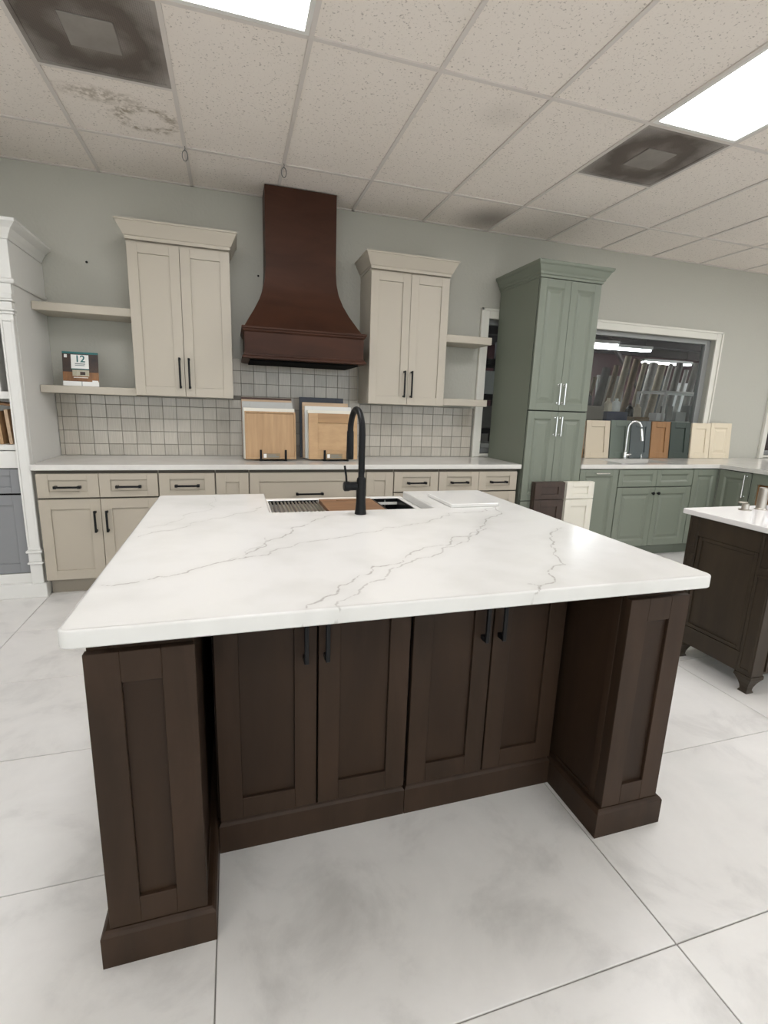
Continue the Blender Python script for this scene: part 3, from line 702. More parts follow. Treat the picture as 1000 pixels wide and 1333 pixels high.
for v in [v for v in bm.verts if not v.link_faces]: bm.verts.remove(v)
be = [e for e in bm.edges if len(e.link_faces) == 1]
# rounded top edge and straight drop, built ring by ring
loop_prev = be
outward = {}
for e in be:
    f = e.link_faces[0]; c = f.calc_center_median(); n = Vector((e.verts[1].co.y-e.verts[0].co.y, -(e.verts[1].co.x-e.verts[0].co.x), 0)).normalized()
    mid = (e.verts[0].co+e.verts[1].co)/2
    if n.dot(mid-c) < 0: n = -n
    for v in e.verts: outward.setdefault(v, []).append(n)
bv = list(outward); base = {v: v.co.copy() for v in bv}; od = {v: (sum(ns, Vector()).normalized()) for v, ns in outward.items()}
re = .0065
for v in bv: v.co = base[v]-od[v]*re
prev = {v: v for v in bv}
for k, (o_, dz) in enumerate([(re*.38, re*.08), (re*.71, re*.29), (re*.92, re*.62), (re, re), (re, .036), (re-.003, .0393)]):
    cur = {v: bm.verts.new(base[v]-od[v]*(re-o_)-Vector((0, 0, dz))) for v in bv}
    for e in be:
        a, b = e.verts; bm.faces.new((prev[a], prev[b], cur[b], cur[a]))
    prev = cur
# bottom: three boxes' worth of faces from the inner ring
bot = list(prev.values()); bes = [bm.edges.get((prev[e.verts[0]], prev[e.verts[1]])) for e in be]
bmesh.ops.contextual_create(bm, geom=[e for e in bes if e])
itop = obj('island_countertop', bm, 'veined', None, True)
tag(itop, 'thick white quartz island countertop with grey veins and a notch for the sink', 'countertop')
me = itop.data; co = np.empty(len(me.vertices)*3); me.vertices.foreach_get('co', co); co = co.reshape(-1, 3)
P2 = co[:, :2].copy(); P2[:, 1] -= np.where(P2[:, 1] < 1.03, (.914-co[:, 2])*1.0, 0)
dist, st = vein_field(P2)
for nm, arr in (('vein', dist), ('vein_strength', st)):
    at_ = me.attributes.new(nm, 'FLOAT', 'POINT'); at_.data.foreach_set('value', arr.astype(np.float32))

# sink, rack, board, colander, faucet, sample slab
sk = thing('apron_sink', 'white apron-front workstation sink set in the island', 'sink', (.1295, 2.004, .6155))
sw, sd_, sh = .757, .551, .2575
boxes('basin', 'ceramic', sk, [(0, sw, 0, .045, 0, sh), (0, sw, sd_-.045, sd_, 0, sh), (0, .03, .045, sd_-.045, 0, sh), (sw-.03, sw, .045, sd_-.045, 0, sh), (.03, sw-.03, .045, sd_-.045, 0, .02)], b=.003)
boxes('ledge', 'ceramic', sk, [(.03, sw-.03, .045, .060, sh-.035, sh-.022), (.03, sw-.03, sd_-.060, sd_-.045, sh-.035, sh-.022)])
bm = bmesh.new(); lathe(bm, [(.045, 0), (.045, .003), (.03, .004)], (sw/2, sd_/2, .02), 20); obj('drain', bm, 'steel', sk)
rk = thing('drying_rack', 'roll-up steel drying rack with black ends on the apron sink', 'drying rack', (.162, 2.05, .8516))
bm = bmesh.new(); 
for k in range(14): tube(bm, [(.008+k*.0182, .004, .011), (.008+k*.0182, .455, .011)], .0052, 8)
obj('rods', bm, 'steel', rk, True)
each('end_strip', 'black', rk, [(0, .252, .0, .012, .0, .018), (0, .252, .447, .459, .0, .018)], b=.002)
cb = thing('cutting_board', 'reddish wooden cutting board lying across the apron sink', 'cutting board', (.420, 2.05, .8516))
boxes('board', 'board', cb, [(0, .278, 0, .405, 0, .022), (0, .278, .425, .459, 0, .022), (0, .085, .405, .425, 0, .022), (.195, .278, .405, .425, 0, .022)], b=.0015)
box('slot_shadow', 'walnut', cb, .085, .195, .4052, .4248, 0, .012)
cl = thing('colander', 'black colander tray sitting in the corner of the apron sink', 'colander', (.706, 2.05, .790))
lx, ly, lz = .148, .459, .074
boxes('tray', 'black', cl, [(0, lx, 0, ly, 0, .004), (0, .005, 0, ly, .004, lz), (lx-.005, lx, 0, ly, .004, lz), (.005, lx-.005, .0, .005, .004, lz), (.005, lx-.005, ly-.005, ly, .004, lz)])
boxes('rim', 'black', cl, [(-.001, lx+.001, -.001, .012, lz, lz+.006), (-.001, lx+.001, ly-.012, ly+.001, lz, lz+.006), (-.001, .006, .012, ly-.012, lz, lz+.006), (lx-.006, lx+.001, .012, ly-.012, lz, lz+.006)], b=.001)
bm = bmesh.new(); tube(bm, [(.074, ly-.008, lz-.002), (.074, ly-.010, .03), (.074, ly-.012, .006)], .004, 8); obj('chain', bm, 'steel', cl)

fc = thing('kitchen_faucet', 'tall matt black pull-down faucet with side lever on the island', 'faucet', (.503, 1.951, .9142))
bm = bmesh.new(); lathe(bm, [(.0245, 0), (.0245, .004), (.0225, .018), (.0200, .05), (.0192, .142), (.0175, .150), (.014, .155)], (0, 0, 0), 24); obj('body', bm, 'black', fc, True)
bm = bmesh.new(); pts = [(0, 0, .15), (0, 0, .25), (0, 0, .325)]; R = .082; hx = -.012
for k in range(1, 15):
    a = PI*k/14; s = 1-math.cos(a); pts.append((hx*s/2*1.0, R*s, .33+R*1.2*math.sin(a)))
pts.append((hx, 2*R, .325))
tube(bm, pts, [.0132]*3+[.0128]*15, 14); obj('spout', bm, 'black', fc, True)
bm = bmesh.new(); lathe(bm, [(.0140, .335), (.0150, .33), (.0158, .26), (.0166, .215), (.0145, .212)], (hx, 2*R, 0), 18); obj('spray_head', bm, 'black', fc, True)
bm = bmesh.new(); lathe(bm, [(.017, -.018), (.0175, -.045), (.0185, -.05), (.0205, -.054), (.0205, -.070), (.016, -.0745)], (0, 0, .118), 18, 'x'); obj('valve', bm, 'black', fc, True)
bm = bmesh.new(); tube(bm, [(-.062, 0, .133), (-.064, 0, .16), (-.071, 0, .203)], [.0045, .0045, .0045], 10); obj('lever', bm, 'black', fc, True)
bm = bmesh.new(); bx(bm, .950, 1.195, 2.020, 2.305, .9142, .9310, b=.0025)
tag(obj('quartz_sample', bm, mat('white_quartz_sample', (220, 219, 215), .2)), 'loose white quartz sample slab lying on the island countertop', 'sample slab')

# ------------------------------------------------------------------ sample board stands on the back counter
def sample_stand(label, x0, wd, specs, plate_x, glab):
    # stand
    t = thing('display_stand', label, 'stand', (x0, 3.905, .9142), 0, 'black sample stands on the beige run')
    boxes('base_tray', 'black', t, [(plate_x-.105, plate_x-.080, .0, .235, .0, .010), (plate_x+.080, plate_x+.105, .0, .235, .0, .010), (plate_x-.105, plate_x+.105, .225, .235, .0, .010), (plate_x-.08, plate_x+.08, .0, .010, .0, .006)], b=.001)
    for s in (-1, 1):
        box('prong', 'black', t, plate_x+s*.0945-.0085, plate_x+s*.0945+.0085, -.010, .0, .0, .088, b=.0015)
        box('rear_prong', 'black', t, plate_x+s*.0945-.006, plate_x+s*.0945+.006, .225, .235, .0105, .26, b=.0015)
    pl = box('name_plate', mat('clear_label_holder', (150, 132, 106), .15), t, plate_x-.078, plate_x+.050, -.003, .0, .018, .060)
    box('logo', 'paper', pl, plate_x-.074, plate_x-.052, -.0042, -.0032, .026, .056)
    boxes('print', 'ink', pl, [(plate_x-.045, plate_x+.02, -.0042, -.0032, .044, .050), (plate_x-.045, plate_x+.04, -.0042, -.0032, .030, .036)])
    y = .013
    for k, (dx, ww, hh, th, mm, style, lab, pm) in enumerate(specs):
        tt = thing('sample_door', lab, 'sample door', (x0+dx, 3.905+y+th, .9250), 0, glab)
        lean = -math.radians(6.0); tt.rotation_euler = (lean, 0, 0)
        if style == 'flat': door(tt, 'frame', 0, ww, 0, hh, mm, .012, .012, th=th, pm=pm)
        elif style == 'rail': 
            d = door(tt, 'frame', 0, ww, 0, hh, mm, .075, .075, th=th, pm=pm)
            boxes('rail', 'maple_dark', d, [(.076, ww-.076, -th-.0006, -th+.003, hh-.074, hh-.001)])
        else: door(tt, 'frame', 0, ww, 0, hh, mm, .06, .06, th=th, pm=pm)
        y += th+.019
sample_stand('black metal stand holding the oak front sample boards', .092, .39, [
    (-.003, .385, .366, .02, 'oak', 'flat', 'plain oak sample door at the front of its stand', None),
    (-.011, .390, .391, .02, 'offwhite', 'shaker', 'white sample door directly behind the plain oak one', None),
    (-.019, .385, .439, .02, 'paleg', 'shaker', 'pale grey sample door behind the white one on the oak stand', None),
    (-.021, .386, .454, .02, 'birch', 'shaker', 'light streaked wood sample door fourth behind the plain oak one', None),
    (-.023, .392, .470, .02, 'walnut', 'shaker', 'dark walnut sample door rearmost on the oak stand', None)], .205, 'sample doors on the oak stand')
sample_stand('black metal stand holding the maple front sample boards', .575, .40, [
    (.001, .396, .364, .02, 'maple', 'rail', 'maple sample door with darker top rail at the front of its stand', None),
    (-.002, .389, .388, .02, 'offwhite', 'shaker', 'white sample door directly behind the maple one', None),
    (-.018, .381, .418, .02, 'white', 'shaker', 'second white sample door behind the maple one', None),
    (-.032, .378, .447, .02, 'birch', 'shaker', 'pale tan sample door in front of the navy one', None),
    (-.049, .364, .488, .02, 'navy', 'shaker', 'navy blue sample door rearmost on the maple stand', None)], .218, 'sample doors on the maple stand')

# ------------------------------------------------------------------ brochure on the shelf
br = thing('brochure_stand', 'printed brochure stand reading 12 on the lower box shelf', 'brochure', (-1.017, 4.055, 1.4264)); br.rotation_euler = (math.radians(-9), 0, math.radians(0))
bw, bh = .112, .238
box('card', 'darkphoto', br, -bw, bw, 0, .004, 0.0, bh)
box('easel_back', 'paper', br, -.05, .05, .004, .03, 0.004, bh*.7)
box('top_band', 'teal', br, -bw, bw, -.0006, 0, bh-.014, bh)
box('floor_picture', 'woodphoto', br, -bw, bw, -.0006, 0, .034, .098)
box('bottom_strip', 'paper', br, -bw, bw, -.0008, 0, 0.001, .033)
box('strip_gap', 'ink', br, .003, .007, -.0012, -.0008, .001, .033)
box('code_corner', 'paper', br, .07, .108, -.0016, -.0009, .004, .042)
lp = box('number_panel', 'paper', br, -.058, .052, -.0012, -.0002, .122, .218)
box('teal_line', 'teal', br, -.058, .052, -.0016, -.0002, .116, .1218)
box('small_picture', 'skyphoto', br, -.052, .052, -.0012, -.0006, .070, .112)
box('picture_figure', 'darkphoto', br, -.004, .028, -.0018, -.0013, .078, .100)
box('round_logo', 'paper', br, -.100, -.082, -.0012, -.0002, .196, .218)
text('number', '12', .066, 'teal', br, (-.002, -.0016, .168), (PI/2, 0, 0))
boxes('fine_print', 'ink', br, [(-.034, .030, -.0018, -.0013, .152, .158), (-.034, .026, -.0018, -.0013, .142, .147)])
boxes('caption', 'paper', br, [(-.045, .045, -.0018, -.0008, .058, .062)])
for i, (x, z, lab) in enumerate(((-.975, 2.305, 'small black screw in the wall above the empty box shelf'), (.228, 2.336, 'small black screw in the wall beside the hood chimney'), (1.052, 1.975, 'small black screw in the wall at the hood flare'))):
    bm = bmesh.new(); lathe(bm, [(.003, 0), (.003, -.006), (.008, -.007), (.008, -.010), (.004, -.012)], (0, 0, 0), 10, 'y')
    o = tag(obj('wall_screw', bm, 'black'), lab, 'screw', 'screws in the back wall'); o.location = (x, D, z)

# ------------------------------------------------------------------ tall sage pantry
pt = thing('tall_pantry', 'tall sage green pantry cabinet with crown and four doors', 'pantry', (2.372, 3.66+.02, 0)); pw = .585
box('carcass', 'green', pt, 0, pw, .003, D-3.68-.034, .105, 2.42); box('toe_kick', 'green', pt, 0, pw, .07, .09, 0, .105)
box('face_frame', mat('green_gap', (40, 46, 41), .8), pt, .0015, pw-.0015, .0002, .0028, .108, 2.40)  # dark green frame paints shade in the pantry door gaps
for k in (0, 1):
    xa, xb = (.004, pw/2-.0015) if k == 0 else (pw/2+.0015, pw-.002)
    d = door(pt, 'door', xa, xb, 1.376, 2.404, 'green', .060, .062, 'raised'); bar_pull(d, (xb-.024) if k == 0 else (xa+.024), 1.512, .175, True, 'chrome', style='round')
    d = door(pt, 'door', xa, xb, .60, 1.366, 'green', .060, .062, 'raised'); bar_pull(d, (xb-.024) if k == 0 else (xa+.024), 1.243, .165, True, 'chrome', style='round')
    d = door(pt, 'drawer', xa, xb, .112, .592, 'green', .060, .062, 'raised')
bm = bmesh.new(); sweep_crown(bm, [(0, 2.408), (.006, 2.408), (.010, 2.425), (.018, 2.430), (.020, 2.445), (.030, 2.458), (.046, 2.490), (.058, 2.500), (.062, 2.512), (.062, 2.522), (0, 2.522)], 0, pw, D-3.68-.034, -.022); obj('crown_moulding', bm, 'green', pt)

# ------------------------------------------------------------------ sage green base run
def fr_panel(t, wd):
    d = door(t, 'door', g_, wd-g_, .12, .868, 'green', .06, .06, 'raised'); bar_pull(d, wd/2+.01, .835, .15, False, 'chrome', style='round')
def fr_sink(t, wd):
    boxes('upper_frame', 'green', t, [(0, wd, .003, .02, .7005, ZC), (0, .018, .0205, .60, .7005, ZC), (wd-.018, wd, .0205, .60, .7005, ZC)])
    for k in (0, 1):
        xa, xb = (g_, wd/2-.0015) if k == 0 else (wd/2+.0015, wd-g_)
        door(t, 'drawer', xa, xb, .706, .862, 'green', .05, .042, 'raised')
        d = door(t, 'door', xa, xb, .12, .696, 'green', .06, .062, 'raised'); knob(d, (xb-.030) if k == 0 else (xa+.030), .640)
def fr_corner(t, wd):
    door(t, 'door', g_, wd-.018, .12, .866, 'green', .055, .06, 'raised'); box('corner_filler', 'green', t, wd-.0165, wd-.0005, -.0195, .0, .12, .87)
GG = 'sage green base cabinets'
YG = 3.685
base_cab('base_cabinet', 'sage green pull-out base cabinet with chrome bar next to the pantry', 2.962, 3.392, fr_panel, 'green', 'green', YG, group=GG)
base_cab('sink_cabinet', 'sage green sink base with two false drawers and black knobs', 3.394, 4.282, fr_sink, 'green', 'green', YG, group=GG)
base_cab('corner_cabinet', 'sage green corner base cabinet with a narrow door', 4.284, 4.612, fr_corner, 'green', 'green', YG, group=GG)
def fr_right(t, wd):
    d = door(t, 'door', .020, wd-g_, .12, .866, 'green', .055, .06, 'raised'); bar_pull(d, wd-.036, .742, .215, True, 'chrome', style='round')
base_cab('base_cabinet', 'sage green base cabinet with a long chrome pull on the return run', 0, .330, fr_right, 'green', 'green', 0, depth=.60, group=GG).location = (4.612, 3.665, 0)
for o in COL.objects:
    if o.get('label', '').endswith('on the return run'): o.rotation_euler = (0, 0, -PI/2)
# open appliance cabinet further along the return
nc = thing('open_cabinet', 'sage green base cabinet with a brown wooden open niche on the return run', 'base cabinet', (4.612, 3.333, 0), -PI/2, GG)
nw = .80
boxes('carcass', 'green', nc, [(0, nw, .02, .58, .115, .50), (0, .05, .0, .58, .50, ZC), (nw-.05, nw, .0, .58, .50, ZC), (.05, nw-.05, .0, .58, .775, ZC), (.05, nw-.05, .56, .58, .50, .775)], b=.001)
boxes('niche_lining', 'tan', nc, [(.051, .065, .02, .558, .501, .774), (nw-.065, nw-.051, .02, .558, .501, .774), (.066, nw-.066, .02, .558, .501, .512), (.066, nw-.066, .546, .558, .513, .774)])
d = door(nc, 'drawer', .004, nw-.004, .12, .49, 'green', .06, .06, 'raised', y=.02); bar_pull(d, nw/2, .31, .2, False, 'chrome', y=0, style='round')
box('toe_kick', 'green', nc, 0, nw, .075, .095, 0, .115)
bm = bmesh.new()
C3 = [(2.960, 3.655), (4.585, 3.655), (4.585, 2.50), (5.235, 2.50), (5.235, 3.655), (6.9, 3.655), (6.9, D-.033), (2.960, D-.033)]
sx0, sx1, sy0, sy1 = 3.50, 4.16, 3.79, 4.11
for a in ((2.960, sx0, 3.655, D-.033), (sx1, 4.585, 3.655, D-.033), (sx0, sx1, 3.655, sy0), (sx0, sx1, sy1, D-.033), (4.585, 5.235, 2.50, D-.033), (5.235, 6.9, 3.655, D-.033)): bx(bm, *a, ZC+.0005, .914)
bmesh.ops.remove_doubles(bm, verts=bm.verts, dist=1e-5)
tag(obj('countertop', bm, 'quartz2'), 'L-shaped pale quartz countertop on the sage green cabinets', 'countertop')
bm = bmesh.new()
for a in ((sx0, sx1, sy0, sy0+.004, .72, .8755), (sx0, sx1, sy1-.004, sy1, .72, .8755), (sx0, sx0+.004, sy0+.004, sy1-.004, .72, .8755), (sx1-.004, sx1, sy0+.004, sy1-.004, .72, .8755), (sx0+.004, sx1-.004, sy0+.004, sy1-.004, .72, .724)): bx(bm, *a)
us = thing('undermount_sink', 'stainless undermount sink in the sage green run', 'sink', (0, 0, 0)); obj('basin', bm, 'steel', us)
bm = bmesh.new(); lathe(bm, [(.012, 0), (.012, .03), (.006, .032), (.006, .05), (.003, .052)], (4.10, 4.16, .9142), 12); 
tag(obj('soap_dispenser', bm, 'chrome'), 'small chrome dispenser knob beside the stainless sink', 'soap dispenser')
gf = thing('kitchen_faucet', 'chrome pull-down faucet standing behind the stainless sink', 'faucet', (3.915, 4.190, .9142))
bm = bmesh.new(); lathe(bm, [(.028, 0), (.028, .006), (.021, .012), (.021, .06), (.014, .07)], n=18); obj('body', bm, 'chrome', gf, True)
bm = bmesh.new(); pts = [(-.0, 0, .06), (-.002, 0, .2), (0, 0, .31)]
for k in range(1, 12):
    a = PI*k/12; pts.append((.052*(1-math.cos(a)), -.035*(1-math.cos(a)), .31+.075*math.sin(a)))
tube(bm, pts, .0125, 12); obj('spout', bm, 'chrome', gf, True)
bm = bmesh.new(); tube(bm, [(.103, -.069, .315), (.108, -.072, .28), (.122, -.078, .19)], [.014, .017, .019], 12); obj('spray_head', bm, 'chrome', gf, True)
bm = bmesh.new(); tube(bm, [(.018, 0, .035), (.05, -.005, .04), (.075, -.01, .045)], [.013, .013, .007], 10); obj('lever', bm, 'chrome', gf, True)
# sample doors leaning behind the sink
def lean_door(x0, x1, z1, mm, style, lab, y=D-.078, stile=.062):
    t = thing('sample_door', lab, 'sample door', (x0, y, .9146), 0, 'sample doors along the storeroom window'); t.rotation_euler = (math.radians(-4.5), 0, 0)
    d = door(t, 'frame', 0, x1-x0, 0, z1-.914, mm, stile, stile, style); return t
lean_door(3.445, 3.735, 1.295, 'linen', 'shaker', 'linen beige sample door standing next to the sage pantry')
lean_door(3.748, 3.995, 1.303, 'sage2', 'shaker', 'grey sage sample door behind the chrome faucet')
lean_door(4.005, 4.262, 1.303, 'slate', 'shaker', 'slate grey sample door next to the honey wood one')
lean_door(4.275, 4.525, 1.303, 'tan', 'shaker', 'honey brown wood sample door behind the stainless sink')
lean_door(4.535, 4.800, 1.303, 'darkgreen', 'shaker', 'dark green sample door between honey wood and ivory ones')
lean_door(4.830, 5.095, 1.300, 'ivory', 'shaker', 'ivory shaker sample door next to the dark green one')
t = lean_door(5.103, 5.405, 1.306, 'ivory', 'raised', 'ivory raised-panel sample door at the end of the row', stile=.05)
bm = bmesh.new(); prism(bm, [(3.405, .9146), (3.440, .9146), (3.428, 1.285), (3.398, 1.285)], 'y', D-.07, D-.045)
tag(obj('sample_door', bm, 'tan'), 'thin honey wood sample edge squeezed against the sage pantry', 'sample door', 'sample doors along the storeroom window')

# drawer-and-door samples on the floor in front of the pantry
def floor_sample(x0, x1, mm, lab):
    t = thing('sample_panel', lab, 'sample panel', (x0, 3.600, .0002), 0, 'drawer and door samples standing on the floor'); wd = x1-x0
    box('backing', mm, t, 0, wd, .0205, .055, 0, .768)
    door(t, 'drawer', .004, wd, .618, .766, mm, .062, .042, 'shaker', y=.020); door(t, 'door', .004, wd, .004, .612, mm, .062, .062, 'shaker', y=.020)
floor_sample(2.470, 2.772, 'mocha', 'dark mocha drawer-and-door sample leaning by the sage pantry')
floor_sample(2.790, 3.082, 'offwhite', 'off-white drawer-and-door sample beside the dark mocha one')

# ------------------------------------------------------------------ grey-brown vanity
vx0, vx1, vy0, vy1 = 2.425, 3.42, 1.572, 2.050; VZ = .100
vn = thing('bathroom_vanity', 'dark grey-brown wooden vanity with panelled side and bracket feet', 'vanity', (vx0, vy0, 0)); VW, VD = vx1-vx0, vy1-vy0
box('carcass', 'vanity', vn, .014, VW-.014, .014, VD-.006, VZ+.004, .834)
pw2 = .080
for (a, b, nm) in ((0, 0, 0), (VW-pw2, 0, 0), (0, VD-.062, 1), (VW-pw2, VD-.062, 1)):
    dd = pw2 if not nm else .062
    box('corner_post', 'vanity', vn, a, a+pw2, b, b+dd, VZ+.002, .8345, b=.002)
sf = []
for sx in (0, 1):
    xa, xb = (-.0, .0135) if sx == 0 else (VW-.0135, VW)
    each('side_rail', 'vanity', vn, [(xa+.002, xb, pw2, VD-.062, .725, .8345), (xa+.002, xb, pw2, VD-.062, VZ+.002, .205), ], b=.0015)
    boxes('side_moulding', 'vanity', vn, [(xa+.006, xb, pw2+.004, pw2+.024, .206, .724), (xa+.006, xb, VD-.086, VD-.066, .206, .724), (xa+.006, xb, pw2+.024, VD-.086, .206, .226), (xa+.006, xb, pw2+.024, VD-.086, .704, .724)], b=.002)
    e = -1 if sx == 0 else 1; xo = 0 if sx == 0 else VW
    def rim(y0, y1, z0, z1, n):
        w_ = .012; x_ = (xo-.004, xo+.001) if sx == 0 else (xo-.001, xo+.004)
        return boxes(n, 'vanity', vn, [(*x_, y0, y0+w_, z0, z1), (*x_, y1-w_, y1, z0, z1), (*x_, y0+w_, y1-w_, z0, z0+w_), (*x_, y0+w_, y1-w_, z1-w_, z1)], b=.001)
    rim(.006, pw2-.006, .120, .62, 'post_panel'); rim(.006, pw2-.006, .65, .825, 'post_block')
    rim(VD-.058, VD-.004, .120, .62, 'post_panel'); rim(VD-.058, VD-.004, .65, .825, 'post_block')
for k in (0, 1):
    a = pw2+.004+k*(VW-2*pw2-.004)/2; b = a+(VW-2*pw2-.012)/2
    d = door(vn, 'door', a, b, .125, .82, 'vanity', .06, .06, 'raised', y=.014); knob(d, b-.03 if k == 0 else a+.03, .60, 'nickel', y=-.006)
for a in (0, VW-.085):
    for b in (0, VD-.085):
        bm = bmesh.new()
        prof = [(.006, VZ+.0015), (.006, .085), (.012, .075), (.022, .055), (.030, .030), (.032, .014), (.026, .0)]
        rowsf = [[bm.verts.new(p) for p in ((a+o-.008, b+o-.008, z), (a+.093-o, b+o-.008, z), (a+.093-o, b+.093-o, z), (a+o-.008, b+.093-o, z))] for o, z in prof]
        for r0, r1 in zip(rowsf, rowsf[1:]):
            for k in range(4): bm.faces.new((r0[k], r0[(k+1) % 4], r1[(k+1) % 4], r1[k]))
        bm.faces.new(rowsf[0]); bm.faces.new(rowsf[-1][::-1]); obj('foot', bm, 'vanity', vn)
bm = bmesh.new(); bx(bm, 2.392, 3.455, 1.545, 2.075, .8350, .8640, b=.003)
tag(obj('vanity_top', bm, mat('white_cultured_marble', (238, 236, 234), .12)), 'white stone top on the grey-brown vanity', 'vanity top')
vf = thing('bathroom_faucet', 'brushed nickel widespread bathroom faucet on the vanity top', 'faucet', (2.835, 1.972, .8642))
bm = bmesh.new(); lathe(bm, [(.030, 0), (.030, .004), (.024, .008), (.023, .115), (.0225, .122), (.021, .124)], n=20)
obj('post', bm, 'nickel', vf, True)
bm = bmesh.new(); pts = [(.0, 0, .10)]
for k in range(9):
    a = PI/2*k/8; pts.append((.07*(1-math.cos(a))*.35, -.10*(1-math.cos(a)), .10+.022*math.sin(a)))
tube(bm, [(0, 0, .104), (.02, -.02, .110), (.06, -.065, .108), (.075, -.085, .098), (.080, -.092, .082)], [.018, .018, .016, .015, .013], 12); obj('spout', bm, 'nickel', vf, True)
for s in (-1, 1):
    bm = bmesh.new(); lathe(bm, [(.031, 0), (.031, .004), (.018, .006), (.018, .03), (.0165, .036)], (s*.118, 0, 0), 18); h_ = obj('handle_base', bm, 'nickel', vf, True)
    bm = bmesh.new(); tube(bm, [(s*.118+.008, 0, .040), (s*.118-.02, .0, .042), (s*.118-.052, .004, .046)], [.006, .006, .005], 8); obj('lever', bm, 'nickel', h_, True)

# ------------------------------------------------------------------ white bookcase with grey cabinet
bcx0, bcx1, bcy = -2.70, -1.262, 3.735
bc = thing('white_bookcase', 'tall white bookcase with fluted corner post, crown and grey cabinet doors', 'bookcase', (bcx1, bcy, 0)); BW = bcx1-bcx0; BD = D-bcy-.002
each('side_panel', 'white', bc, [(-.022, 0, .012, BD, .0, 2.02), (-BW, -BW+.022, .012, BD, .0, 2.02)])
box('back_panel', 'white', bc, -BW+.022, -.022, BD-.012, BD, .0, 2.02)
boxes('frieze', 'white', bc, [(-BW-.004, .004, -.006, BD, 2.021, 2.260)], b=.002)
bm = bmesh.new(); sweep_crown(bm, [(0, 2.012), (.010, 2.012), (.016, 2.022), (.016, 2.034), (.004, 2.042), (0, 2.042)], -BW-.004, .004, BD-.03, -.006); obj('frieze_bead', bm, 'white', bc)
bm = bmesh.new(); sweep_crown(bm, [(0, 2.2605), (.006, 2.2605), (.014, 2.28), (.034, 2.315), (.062, 2.338), (.070, 2.345), (.070, 2.362), (0, 2.362)], -BW-.004, .004, BD-.03, -.006); obj('crown_moulding', bm, 'white', bc)
boxes('shelf', 'white', bc, [(-BW+.0222, -.0222, .03, BD-.0122, 1.335, 1.362)]); boxes('shelf', 'white', bc, [(-BW+.0222, -.0222, .015, BD-.0122, 1.000, 1.034)])
each('rail', 'white', bc, [(-BW+.022, -.07, .002, .024, .885, .995), (-BW+.022, -.07, .002, .02, 1.325, 1.370), (-BW+.022, -.07, .004, .02, .10, .165)])
for k in range(1, 10): box('divider', 'white', bc, -.068-k*.085, -.050-k*.085, .03, .34, 1.363, 2.018)
def post(xc):
    bm = bmesh.new(); a = .036
    bx(bm, xc-a, xc+a, -.030, .0118, .34, 1.830)
    for s in (-1, 1): bx(bm, xc+s*(a-.007)-.006, xc+s*(a-.007)+.006, -.037, -.030, .36, 1.80, b=.002)
    bx(bm, xc-a+.014, xc+a-.014, -.037, -.030, 1.79, 1.80)
    p = obj('corner_post', bm, 'white', bc)
    bm = bmesh.new()
    for z0, z1, o in ((1.831, 1.845, .008), (1.846, 1.905, .0), (1.850, 1.862, .012), (1.906, 1.918, .012), (1.919, 1.950, .004)): bx(bm, xc-a-o, xc+a+o, -.030-o, .0118, z0, z1, b=.003)
    bx(bm, xc-a, xc+a, -.012, .0118, 1.951, 2.010); obj('capital', bm, 'white', p)
    bm = bmesh.new()
    for z0, z1, o in ((.100, .235, .0), (.236, .250, .010), (.251, .315, .002), (.316, .332, .012), (.333, .3395, .004)): bx(bm, xc-a-o, xc+a+o, -.030-o, .0118, z0, z1, b=.003)
    obj('post_base', bm, 'white', p)
post(-.038); post(-BW+.038)
boxes('plinth', 'white', bc, [(-BW-.012, .012, -.036, .06, 0, .0995), (-.03, .012, .06, .10, 0, .0995)], b=.003)
box('cabinet_void', 'void', bc, -BW+.0225, -.066, .022, .03, .166, .884)  # black sheet painting the shade around the grey fronts
for k in range(2):
    xb = -.072-k*.63; xa = xb-.622
    d = door(bc, 'drawer', xa, xb, .718, .878, 'greycab', .062, .042, y=.021); bar_pull(d, (xa+xb)/2, .80, .16, False, y=.001)
    d = door(bc, 'door', xa, xb, .170, .706, 'greycab', .066, .066, y=.021); bar_pull(d, xa+.034, .55, .15, True, y=.001)
for k in range(7):
    hh = .235-.012*(k % 3); x0 = -1.345-k*.052
    bm = bmesh.new(); bx(bm, 0, .020, 0, .17, 0, hh, b=.001)
    lbl = ['pale tan wood sample block standing upright on the bookcase shelf', 'brown wood sample block standing upright on the bookcase shelf'][k % 3 == 2]
    o = tag(obj('wood_sample', bm, 'birch' if k % 3 != 2 else 'oak'), lbl, 'wood sample', 'wood samples on the bookcase shelf'); o.location = (x0, bcy+.06, 1.0345); o.rotation_euler = (0, math.radians(-3), 0)
bm = bmesh.new(); bx(bm, 0, .30, 0, .15, 0, .014, b=.001); o = tag(obj('wood_sample', bm, 'tan'), 'dark tan wood sample lying slanted on top of the upright samples', 'wood sample', 'wood samples on the bookcase shelf'); o.location = (-1.62, bcy+.07, 1.272+.04); o.rotation_euler = (0, math.radians(8), 0)

